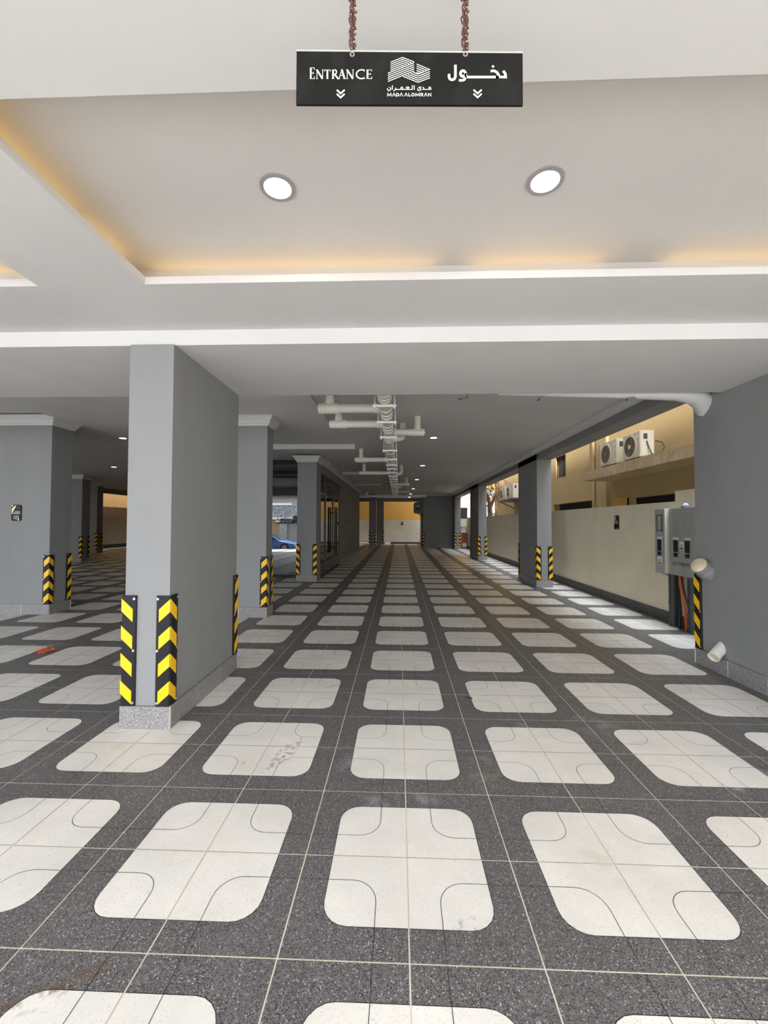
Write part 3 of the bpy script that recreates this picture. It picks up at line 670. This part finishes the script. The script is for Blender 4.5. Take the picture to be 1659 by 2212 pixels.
ARA = [circ(1418, 1078, 26, 30), [(1446, 1078), (1450, 1113), (1215, 1113)], [(1226, 1050), (1252, 1078), (1258, 1113)],
       [(1182, 1062), (1145, 1046), (1116, 1066), (1150, 1088), (1176, 1112), (1150, 1142), (1110, 1146), (1084, 1122), (1082, 1092)],
       [(988, 1000), (988, 1122)], [(935, 1000), (935, 1113), (478, 1113)], ('c', [(768, 1058), (808, 1042), (848, 1058), (808, 1108)]), circ(645, 1078, 26, 30), [(472, 1068), (472, 1113), (446, 1143), (410, 1150)],
       [(383, 1000), (383, 1122)], [(330, 1060), (336, 1108), (308, 1146), (268, 1146), (246, 1112), (250, 1082)], (22, [(284, 1055), (304, 1055)])]
LAT = [[(250, 1305), (256, 1218), (300, 1285), (345, 1218), (351, 1305)], [(387, 1305), (428, 1215), (468, 1305)], ('c', [(498, 1225), (530, 1225), (560, 1245), (562, 1275), (532, 1297), (498, 1297)]), [(592, 1305), (633, 1215), (673, 1305)],
       [(722, 1305), (763, 1215), (803, 1305)], [(838, 1210), (838, 1295), (890, 1295)], circ(953, 1260, 36, 38), [(1028, 1305), (1034, 1218), (1080, 1285), (1126, 1218), (1132, 1305)],
       [(1172, 1305), (1172, 1222), (1212, 1222), (1228, 1240), (1210, 1260), (1180, 1262)], [(1200, 1262), (1236, 1305)], [(1267, 1305), (1308, 1215), (1348, 1305)], [(1382, 1305), (1382, 1220), (1448, 1297), (1448, 1210)]]
part('logo', strokes(LOGO, lg, 22, 1/12.7615), 'print', sg, label='white striped folded-band logo')
part('lettering', strokes(ARA, lg, 22, 1/12.7615), 'print', sg, label='small Arabic company name')
part('lettering', strokes(LAT, lg, 20, 1/12.7615), 'print', sg, label='MADA ALOMRAN in white capitals')
for px in (762, 1008):
    x, z = pix(px, 121); part('eyelet', B().ring((x, SY-.004, z), (0, 1, 0), .008, .014, .02, 14), 'steel', sg)
# chains
def link_mesh(r=.019, ln=.013, t=.0042):
    path = [(r*.62*math.cos(a), 0, (ln if math.sin(a) >= 0 else -ln)+r*.62*math.sin(a)) for a in [2*math.pi*k/12 for k in range(13)]]
    return B().tube(path, t, 6, cap=False)
LM = mesh('link', link_mesh(), 'rust', smooth=True)
for px, lab in ((762, 'rusty chain holding the sign on the ENTRANCE side'), (1008, 'rusty chain holding the sign on the Arabic side')):
    x, z = pix(px, 121); ch = thing('chain', lab, 'chain', (x, SY+.006, z), 'rusty chains of the hanging sign')
    n = 0; zz = 0.015
    while z+zz < ZS-.01:
        for s in (-1, 1):
            l = link('link', LM, ch, (s*.006+.003*math.sin(n*1.7), .003*math.cos(n), zz)); l.rotation_euler = (0, .25*math.sin(n*2.1+s), (n % 2)*1.57+.5*s)
        zz += .033; n += 1
    part('hook', B().tube([(x, SY+.006, ZS), (x, SY+.006, ZS-.05)], .012, 6), 'rust', ch)

# ------------------------------------------------------------------ lights
def downlight(label, x, y, z, r, lm, wlow=.045, group='recessed ceiling downlights'):
    o = thing('downlight', label, 'downlight', (x, y, z), group)
    part('ring', B().ring((x, y, z), (0, 0, -1), r-wlow, r, .02, 32).ring((x, y, z-.02), (0, 0, 1), r-wlow-.012, r-wlow, .05, 32), 'ring', o, True)
    part('lens', B().tube([(x, y, z-.004), (x, y, z-.012)], r-wlow, 32), lm, o)
downlight('warm lit round downlight in the tray, on the ENTRANCE side of the sign', -1.40, 1.16, ZT, .19, 'lamp_warm', .034)
downlight('warm lit round downlight in the tray, on the Arabic side of the sign', 1.44, 1.16, ZT, .19, 'lamp_warm', .034)
for (x, y), lab in zip(((1.47, 15.75), (1.49, 25.0), (1.5, 34.1), (1.52, 44.), (1.45, 52.5), (1.45, 59.5), (-12.75, 15.6), (-20.0, 25.5)),
    ('cool white downlight nearest the beam, beside the drain branch', 'second cool white downlight in the row beside the drain pipe', 'third cool white downlight in the row beside the drain pipe', 'fourth cool white downlight in the row beside the drain pipe',
     'fifth cool white downlight in the row beside the drain pipe', 'rearmost cool white downlight near the back lintel', 'cool white downlight beside the column with the 103 plaque', 'cool white downlight in the deep side bay')):
    downlight(lab, x, y, ZC, .19, 'lamp_cool', .03)

# ------------------------------------------------------------------ drain pipes
PX, PZ, PR = -.46, 6.50, .165
mp = thing('drain_pipe', 'large white ceiling drain pipe running back through the parking on hangers', 'pipe', (PX, 26, PZ))
part('pipe', B().tube([(PX, 6.35, PZ), (PX, 46, PZ+.05)], PR, 20), 'pvc', mp, True)
for y in (6.9, 7.15, 7.4, 8.3, 8.75, 9.1, 10.2, 10.6, 11., 12.0, 12.3, 12.7, 15.4, 17.2, 18.6, 18.9, 22, 25, 28, 32):
    part('coupling', B().tube([(PX, y, PZ), (PX, y+.12, PZ)], PR+.02, 20), 'pvc', mp, True)
part('elbow', B().tube([(PX, 6.6, PZ), (PX+.25, 6.5, PZ+.03), (PX+.5, 6.45, PZ+.1)], PR, 16), 'pvc', mp, True)
HM = None
hy = [7.45, 9.2, 11.4, 14.1, 16.5, 18.5, 20., 21.8] + [23.6+1.75*k for k in range(13)]
for y in hy:
    hb = B().box(-.3, .3, -.035, .035, -PR-.09, -PR-.03)
    for s in (-1, 1): hb.tube([(s*.25, 0, -PR-.12), (s*.25, 0, ZC-PZ)], .014, 6)
    for s in (-1, 1): hb.tube([(s*.25, 0, -PR-.13), (s*.25, 0, -PR-.09)], .03, 6)
    if HM is None: HM = mesh('hanger', hb, 'whitebox')
    link('hanger', HM, mp, (0, y-26, 0))
def branch(label, y, xe, xr, r=.118, z=PZ+.08, lean=0, far=False):
    s = 1 if xe > PX else -1
    o = thing('branch_pipe', label, 'pipe', ((PX+xe)/2, y, z), 'white branch drain pipes')
    part('pipe', B().tube([(PX+s*.12, y, z), (xe, y, z)], r, 16), 'pvc', o, True)
    part('coupling', B().tube([(PX+s*.15, y, z), (PX+s*.36, y, z)], r+.018, 16), 'pvc', o, True)
    part('tee', B().tube([(xr-s*.27, y, z), (xr+s*.24, y, z)], r+.022, 16).tube([(xr, y, z), (xr, y, z+.1), (xr, y, z+.12), (xr, y, z+.24)], [.02, r, r+.012, r+.012], 16), 'pvc', o, True)
    part('end_cap', B().tube([(xe-s*.04, y, z), (xe+s*.03, y, z)], r+.012, 16).tube([(xe+s*.03, y, z), (xe+s*.06, y, z)], .03, 6), 'pvc', o, True)
    part('riser', B().tube([(xr, y, z+.1), (xr, y, ZC)], r*.96, 16), 'pvc', o, True)
branch('white branch pipe nearest the beam on the lobby side', 8.75, -2.37, -2.08, .135)
branch('second white branch pipe on the lobby side, just behind the nearest', 10.7, -2.37, -2.10, .122)
branch('white branch pipe reaching towards the nearest cool downlight', 12.0, .80, .58, .118)
branch('third white branch pipe on the lobby side, above the lobby column', 18.6, -2.35, -2.06, .118)
branch('fourth white branch pipe on the lobby side, over the glass door', 24.4, -2.68, -2.38, .118)
branch('bright branch pipe lit by the third cool downlight', 32.5, .8, .55, .115)
branch('small bright branch pipe lit by the fourth cool downlight', 41, 1.05, .75, .115)
for y, lab in ((12.9, 'short white pipe elbow beneath the branch at the nearest cool downlight'), (24.6, 'short white pipe elbow opposite the fourth lobby-side branch'), (35, 'short white pipe elbow far along the drain pipe')):
    solo('pipe_elbow', B().tube([(PX+.12, y, PZ+.03), (PX+.35, y-.02, PZ+.03), (PX+.48, y+.02, PZ+.07), (PX+.52, y+.1, PZ+.2), (PX+.52, y+.12, ZC)], .12, 14), 'pvc', lab, 'pipe', (PX+.3, y, PZ), smooth=True)
xp = thing('cross_pipe', 'white drain pipe crossing the ceiling before the back lintel', 'pipe', (-3, 47, PZ))
part('pipe', B().tube([(-9, 47, PZ-.02), (3.1, 47, PZ+.05)], .16, 14), 'pvc', xp, True)
part('elbow', B().tube([(-4.4, 47, PZ), (-4.0, 46.6, PZ+.1), (-3.8, 46.4, PZ+.3), (-3.8, 46.4, ZC)], .14, 12), 'pvc', xp, True)
for x in (-7, -5.2, -1.8, .4): part('coupling', B().tube([(x, 47, PZ), (x+.2, 47, PZ)], .185, 14), 'pvc', xp, True)
# plastered pipe behind the beam and its elbow at the near side column
solo('plastered_pipe', B().tube([(2.2, 6.5, 6.40), (4.5, 6.5, 6.34), (6.2, 6.52, 6.28), (6.65, 6.6, 6.25), (6.95, 6.75, 6.14), (7.12, 6.9, 5.98)], [.16, .17, .18, .21, .22, .2], 16), 'plaster',
     'white plastered pipe behind the beam ending in an elbow at the near side column', 'pipe', (5, 6.5, 6.2), smooth=True)
def bracket(label, x, y, z, ang):
    o = thing('slotted_bracket', label, 'bracket', (x, y, z), 'slotted steel brackets under the ceiling')
    b = B(); c, s = math.cos(ang), math.sin(ang); L, wv = .34, .05
    def P(u, v, h): return (x+c*u-s*v, y+s*u+c*v, z+h)
    for v0, v1, h0, h1 in ((-wv, wv, 0, .01), (-wv, -wv+.012, 0, .06), (wv-.012, wv, 0, .06)):
        b.loft([[P(0, v0, h0), P(0, v1, h0), P(0, v1, h1), P(0, v0, h1)], [P(L, v0, h0+.12), P(L, v1, h0+.12), P(L, v1, h1+.12), P(L, v0, h1+.12)]])
    part('channel', b, 'steel', o)
    for k in range(3):
        u = .06+.1*k; q = .12*u/L
        part('slot', B().face([P(u, -.012, q-.003), P(u+.06, -.012, q+.018), P(u+.06, .012, q+.018), P(u, .012, q-.003)]), 'ac_dark', o)
    part('rod', B().tube([P(L-.04, 0, .12), P(L-.04, 0, ZC-z)], .014, 6), 'steel', o)
bracket('slotted steel bracket closest to the drain pipe', 1.30, 6.42, 6.10, .9)
bracket('middle slotted steel bracket hanging behind the beam', 3.08, 6.42, 6.08, .6)
bracket('slotted steel bracket closest to the side lintel', 5.02, 6.36, 6.04, .5)

# ------------------------------------------------------------------ plaques
def rrect(w_, h_, r, n=4):
    out = []
    for cx_, cz_, a in ((w_/2-r, h_/2-r, 0), (-w_/2+r, h_/2-r, 90), (-w_/2+r, -h_/2+r, 180), (w_/2-r, -h_/2+r, 270)):
        out += [(cx_+r*math.cos(math.radians(a+90*k/n)), cz_+r*math.sin(math.radians(a+90*k/n))) for k in range(n+1)]
    return out
def plaque(label, loc, rz, txt=None, detail=True):
    o = thing('number_plaque', label, 'plaque', loc, 'black parking number plaques'); o.rotation_euler.z = rz; ORG[o.name] = (0, 0, 0)
    part('plate', B().prism(rrect(.36, .58, .06), 'y', -.03, 0), 'blackgloss', o)
    part('gold_panel', B().face([(-.165, -.032, .16), (-.03, -.032, .265), (-.0, -.032, .25), (-.15, -.032, -.03), (-.165, -.032, -.03)]), 'gold', o)
    part('rule', B().face([(-.15, -.032, -.02), (.16, -.032, -.02), (.16, -.032, -.035), (-.15, -.032, -.035)]).face([(-.05, -.032, .06), (.14, -.032, .06), (.14, -.032, .045), (-.05, -.032, .045)]).face([(-.08, -.032, .02), (.14, -.032, .02), (.14, -.032, .008), (-.08, -.032, .008)]), 'print', o)
    lgo = B()
    for i in range(3): lgo.stroke([(.0, .13+.025*i), (.06, .16+.025*i), (.14, .12+.025*i)], .012, y=-.032)
    part('logo', lgo, 'decal', o)
    for sx, sz in ((-.14, .25), (.09, -.25)): part('screw', B().tube([(sx, -.03, sz), (sx, -.04, sz)], .025, 10), 'white', o)
    part('text_line', B().face([(-.12, -.032, -.07), (.12, -.032, -.07), (.12, -.032, -.10), (-.12, -.032, -.10)]), 'decal', o)
    if txt:
        t = link('lettering', text_mesh('number', txt, .17, 'print'), o, (0, -.033, -.18)); t.rotation_euler = (math.pi/2, 0, 0); t.scale = (.85, 1, 1); t['label'] = 'number 103 in cream'
plaque('black number plaque reading 103 on the wide grey column', (-13.78, 11.43, 3.61), 0, '103')
plaque('black number plaque on the boundary wall beside the meter boxes', (8.95, 14.6, 3.35), -math.pi/2)
plaque('black number plaque on the boundary wall between the first two alley columns', (8.95, 28.6, 3.35), -math.pi/2)
plaque('black number plaque on the rear boundary wall', (.42, 65, 3.25), 0)
plaque('black number plaque on the boundary wall of the deep side bay', (-37, 53.3, 3.6), math.pi/2)

# ------------------------------------------------------------------ electric meter boxes
def meter(label, y0, y1, xf, cols, big=False, warn=None):
    o = thing('meter_box', label, 'meter box', (8.8, (y0+y1)/2, 1.66), 'grey electric meter boxes on the boundary wall')
    bevel(part('casing', B().box(xf, 8.95, y0, y1, 1.66, 3.8), 'greybox', o), .012)
    part('lit_side', B().box(xf+.01, 8.94, y0-.006, y0, 1.68, 3.79), 'ac_side', o)  # pale sheet over the grey casing, paints the light falling on its near side
    part('cable_gland', B().box(xf+.1, 8.85, y0+.1, y0+.3, 1.6, 1.66), 'greybox', o)
    for yc in cols:
        hw = .145
        def fr(z0, z1, d, name, m):
            b = B(); t = .025
            b.box(xf-d, xf, yc-hw, yc+hw, z0, z0+t).box(xf-d, xf, yc-hw, yc+hw, z1-t, z1).box(xf-d, xf, yc-hw, yc-hw+t, z0, z1).box(xf-d, xf, yc+hw-t, yc+hw, z0, z1); part(name, b, m, o)
        fr(3.05, 3.6, .012, 'flap_frame', 'greybox' if big else 'blackplastic')
        fl = part('flap', B().box(xf-.006, xf, yc-hw+.025, yc+hw-.025, 3.07, 3.58), 'greybox', o)
        part('flap_latch', B().box(xf-.03, xf, yc-.04, yc+.04, 2.99, 3.05), 'greybox', fl)
        part('name_strip', B().box(xf-.012, xf, yc-.13, yc+.13, 2.80, 2.87), 'whitebox', o)
        fr(2.38, 2.80, .02, 'meter_frame', 'greybox')
        part('meter_window', B().box(xf-.01, xf, yc-hw+.02, yc+hw-.02, 2.4, 2.78), 'smoke', o)
        part('lock', B().box(xf-.04, xf, yc-.07, yc+.07, 2.25, 2.38), 'blackplastic', o)
    if warn:
        yc, z = warn
        wl_ = part('warning_label', B().box(xf-.008, xf, yc-.1, yc+.1, z, z+.26), 'white', o)
        part('warning_mark', B().face([(xf-.01, yc+.085, z+.09), (xf-.01, yc-.085, z+.09), (xf-.01, yc, z+.23)]), 'warn', wl_)
        part('warning_text', B().face([(xf-.01, yc+.085, z+.07), (xf-.01, yc-.085, z+.07), (xf-.01, yc-.085, z+.02), (xf-.01, yc+.085, z+.02)]), 'ac_dark', wl_)
    return o
meter('slim grey meter box at the far end of the row', 10.90, 11.42, 8.60, [11.16], warn=(11.16, 1.95))
mb = meter('wide grey meter box with handwriting in the middle of the row', 9.66, 10.84, 8.72, [9.98, 10.52], big=True, warn=(10.25, 2.48))
t = link('handwriting', text_mesh('handwriting', 'SS/17983/93', .17, 'blackplastic'), mb, (8.715-8.8, 10.27-(9.66+10.84)/2, 2.02-1.66)); t.rotation_euler = (math.pi/2, 0, -math.pi/2); t['label'] = 'black marker writing SS/17983/93'
meter('grey meter box partly hidden by the near side column', 8.75, 9.54, 8.62, [9.22], warn=None)
solo('conduit_pipe', B().tube([(8.80, 10.82, 0), (8.80, 10.82, 1.66)], .125, 14).tube([(8.80, 10.82, .72), (8.80, 10.82, .76)], .14, 14), 'conduit', 'thick dark conduit pipe under the middle meter box', 'conduit', (8.8, 10.82, 0), smooth=True)
solo('conduit_pipe', B().tube([(8.80, 10.55, 0), (8.82, 10.52, .5), (8.80, 10.56, 1.1), (8.80, 10.54, 1.66)], .05, 8), 'blackplastic', 'thin black conduit beside the thick dark one', 'conduit', (8.8, 10.55, 0), smooth=True)
solo('conduit_pipe', B().tube([(8.80, 9.93, 0), (8.80, 9.93, 1.66)], .125, 14).tube([(8.80, 9.93, .5), (8.80, 9.93, .54)], .14, 14), 'conduit', 'thick dark conduit pipe beside the near side column guard', 'conduit', (8.8, 9.93, 0), smooth=True)
solo('power_cable', B().tube([(8.78, 10.45, 1.66), (8.72, 10.35, 1.4), (8.70, 10.2, 1.0), (8.72, 10.12, .6), (8.75, 10.14, .2), (8.78, 10.2, 0)], .038, 8), 'cable_orange', 'orange power cable bending down from the meter boxes', 'cable', (8.75, 10.2, 0), smooth=True)
solo('power_cable', B().tube([(8.80, 10.40, 1.66), (8.76, 10.26, 1.3), (8.76, 10.08, .8), (8.80, 10.04, .3), (8.82, 10.06, 0)], .025, 6), 'blackplastic', 'thin black cable beside the orange cable', 'cable', (8.8, 10.1, 0), smooth=True)
bl = thing('light_bulb', 'bluish round bulb lying on the middle meter box', 'bulb', (8.8, 10.15, 3.8))
part('glass', B().tube([(8.8, 10.15, 3.80), (8.8, 10.15, 3.82), (8.8, 10.15, 3.87), (8.8, 10.15, 3.93), (8.8, 10.15, 3.95)], [.03, .075, .095, .06, .01], 12), 'ballblue', bl, True)
part('cap', B().tube([(8.8, 10.22, 3.83), (8.8, 10.34, 3.82)], .035, 8), 'blackplastic', bl, True)
cl = thing('wall_clamp', 'black steel clamp on the stepped end of the boundary wall', 'clamp', (8.9, 9.25, 4.1))
part('arm', B().box(8.75, 8.95, 9.0, 9.55, 4.12, 4.17).box(8.75, 8.80, 9.0, 9.5, 4.02, 4.17), 'blackplastic', cl); part('bolt', B().tube([(8.78, 9.5, 4.05), (8.78, 9.62, 4.05)], .03, 8), 'blackplastic', cl)

# pipe stubs on the near side column
s1 = thing('pipe_stub', 'grey painted pipe stub with a crumbling cream end on the near side column', 'pipe', (7.0, 6.75, 2.28))
d = Vector((-.75, -.25, .5)).normalized(); p0 = Vector((7.05, 6.78, 2.16))
part('pipe', B().tube([p0, p0+d*.16, p0+d*.17, p0+d*.36], [.195, .195, .185, .18], 20), 'column', s1, True)
part('mortar_end', B().tube([p0+d*.30, p0+d*.37, p0+d*.41, p0+d*.43], [.175, .178, .13, .03], 16), 'pvc_dirty', s1, True)
s2 = thing('pipe_stub', 'beige open pipe stub low on the near side column', 'pipe', (6.9, 6.3, .45))
d = Vector((-.72, -.35, -.45)).normalized(); p0 = Vector((7.08, 6.42, .60)); p1 = p0+d*.42
part('pipe', B().ring(p1, -d, .095, .115, .46, 20), 'pvc', s2, True)
part('inside', B().tube([p1-d*.05, p1-d*.1], .094, 16), 'pvc_dirty', s2)

# ------------------------------------------------------------------ loose things
pk = thing('snack_packet', 'crumpled red snack packet lying on the tiles', 'packet', (-9.05, 7.22, 0))
b = B(); rnd = random.Random(11); nx, ny = 7, 5; gr = []
for i in range(nx+1):
    for j in range(ny+1): gr.append((-9.24+.36*i/nx+rnd.uniform(-.015, .015), 7.05+.34*j/ny+.06*math.sin(i)+rnd.uniform(-.015, .015), .012+abs(rnd.gauss(0, .035))*(.3 if i in (0, nx) else 1)))
for i in range(nx):
    for j in range(ny): q = i*(ny+1)+j; b.face([gr[q], gr[q+1], gr[q+ny+2], gr[q+ny+1]])
part('foil', b, 'packet', pk)
part('torn_flap', B().face([(-8.92, 7.2, .02), (-8.8, 7.3, .05), (-8.78, 7.38, .02), (-8.9, 7.36, .03)]), 'packet', pk)
dc = thing('floor_drain', 'small round dark floor drain cap beside a white tile square', 'drain', (1.23, 4.83, 0))
part('ring', B().ring((1.23, 4.83, .002), (0, 0, 1), .04, .07, .008, 18), 'leaf_ring', dc); part('cap', B().disc((1.23, 4.83, .005), (0, 0, 1), .04, 14), 'ac_dark', dc)
rc = thing('storage_chest', 'dark red plastic chest with a pale square panel behind the third alley column', 'chest', (8.38, 52.5, 0))
bevel(part('body', B().loft([[(7.88, 52.1, 0), (8.86, 52.1, 0), (8.86, 52.9, 0), (7.88, 52.9, 0)], [(7.92, 52.15, 1.9), (8.80, 52.15, 1.9), (8.80, 52.85, 1.9), (7.92, 52.85, 1.9)]]), 'red', rc), .04)
part('lid', B().box(7.88, 8.84, 52.1, 52.9, 1.9, 2.08), 'ac_dark', rc); part('band', B().box(7.88, 8.86, 52.08, 52.14, 1.2, 1.3), 'red', rc)
bevel(part('panel', B().box(8.2, 8.72, 52.04, 52.1, .18, .72), 'acrylic', rc), .02); part('handle', B().box(8.2, 8.5, 52.05, 52.14, 1.55, 1.65), 'ac_dark', rc)
wt = thing('water_dispenser', 'cream square bucket on a ribbed stand standing on the red chest', 'bucket', (8.3, 52.5, 2.08))
part('stand', B().loft([[(8.02, 52.2, 2.08), (8.6, 52.2, 2.08), (8.6, 52.8, 2.08), (8.02, 52.8, 2.08)], [(8.1, 52.3, 2.85), (8.52, 52.3, 2.85), (8.52, 52.7, 2.85), (8.1, 52.7, 2.85)]]), 'ac', wt)
part('bucket', B().loft([[(7.98, 52.15, 2.85), (8.66, 52.15, 2.85), (8.66, 52.85, 2.85), (7.98, 52.85, 2.85)], [(7.93, 52.1, 3.86), (8.71, 52.1, 3.86), (8.71, 52.9, 3.86), (7.93, 52.9, 3.86)]]), 'cream', wt); part('rim', B().box(7.9, 8.74, 52.07, 52.93, 3.82, 3.9), 'cream', wt)
bp_ = thing('black_case', 'black square case on top of the cream bucket', 'case', (8.35, 52.5, 3.9))
bevel(part('body', B().box(7.92, 8.84, 52.15, 52.7, 3.92, 5.3), 'blackplastic', bp_), .03); part('frame', B().box(7.9, 8.86, 52.12, 52.2, 3.9, 3.98).box(7.9, 8.86, 52.12, 52.2, 5.24, 5.32), 'frame', bp_)
eq = thing('equipment_cabinet', 'black cabinet with a square window mounted on the dark rear block', 'cabinet', (2.7, 54.6, 4.6))
bevel(part('housing', B().prism([(1.95, 4.75), (2.2, 4.62), (3.2, 4.62), (3.2, 6.9), (2.75, 6.2), (2.15, 6.15), (1.95, 5.95)], 'y', 54.0, 55.4), 'blackplastic', eq), .05)
part('window', B().box(2.2, 2.75, 53.96, 54.0, 5.1, 5.75), 'mirrorglass', eq); part('window_frame', B().box(2.12, 2.2, 53.95, 54.0, 5.02, 5.83).box(2.75, 2.83, 53.95, 54.0, 5.02, 5.83), 'frame', eq)
part('bracket', B().tube([(2.4, 54.6, 4.62), (3.2, 54.6, 4.3)], .05, 8), 'frame', eq)
part('cable_pipe', B().tube([(3.1, 54.2, 4.6), (3.1, 54.2, .3)], .05, 8), 'frame', eq)
ip = thing('intercom_panel', 'small dark intercom panel on the lobby wall', 'intercom', (-4.7, 34, 3.1))
part('plate', B().box(-4.72, -4.67, 33.7, 34.4, 2.7, 3.7), 'blackplastic', ip); part('speaker', B().box(-4.675, -4.66, 33.85, 34.25, 3.25, 3.55), 'frame', ip); part('button', B().box(-4.675, -4.655, 34.0, 34.1, 2.9, 3.0), 'steel', ip)
for y, x0, x1, lab in ((63.9, -9, -5.4, 'long white pipe lying outside the narrow rear opening'), (63.6, -2.3, -1.4, 'short white pipe lying outside the wide rear opening'), (63.3, -5.4, -3.8, 'white pipe end lying behind the slim dark rear column')):
    solo('loose_pipe', B().tube([(x0, y, .12), (x1, y+.1, .12)], .12, 10), 'whitebox', lab, 'pipe', ((x0+x1)/2, y, 0), smooth=True)
# lettering on the lobby window
def dl(x, y): return (-8.0+(x-596)*.0285-.0, 3.55-(y-1118)*.0285)
wx, wz = -7.45, 3.72
lt = B()
def gl(x, y): return (-7.62+(x-245)*.00078, 3.60-(y-1000)*.0012)
q = B()
for L_ in (ARA, LAT):
    for l in L_:
        cl = l[0] == 'c'; pts = l[1] if cl else l
        if isinstance(pts[0], (int, float)): pts = pts[1]
        q.stroke([gl(*p) for p in pts], .03, cl, y=22.40)
part('lettering', q, 'decal', wf, label='grey company name on the glass')
q = B()
for l in LOGO: q.stroke([(-6.62+(x-258)*.00042, 3.72-(y-225)*.00075) for x, y in l], .03, y=22.40)
part('logo', q, 'decal', wf, label='grey striped logo on the glass')
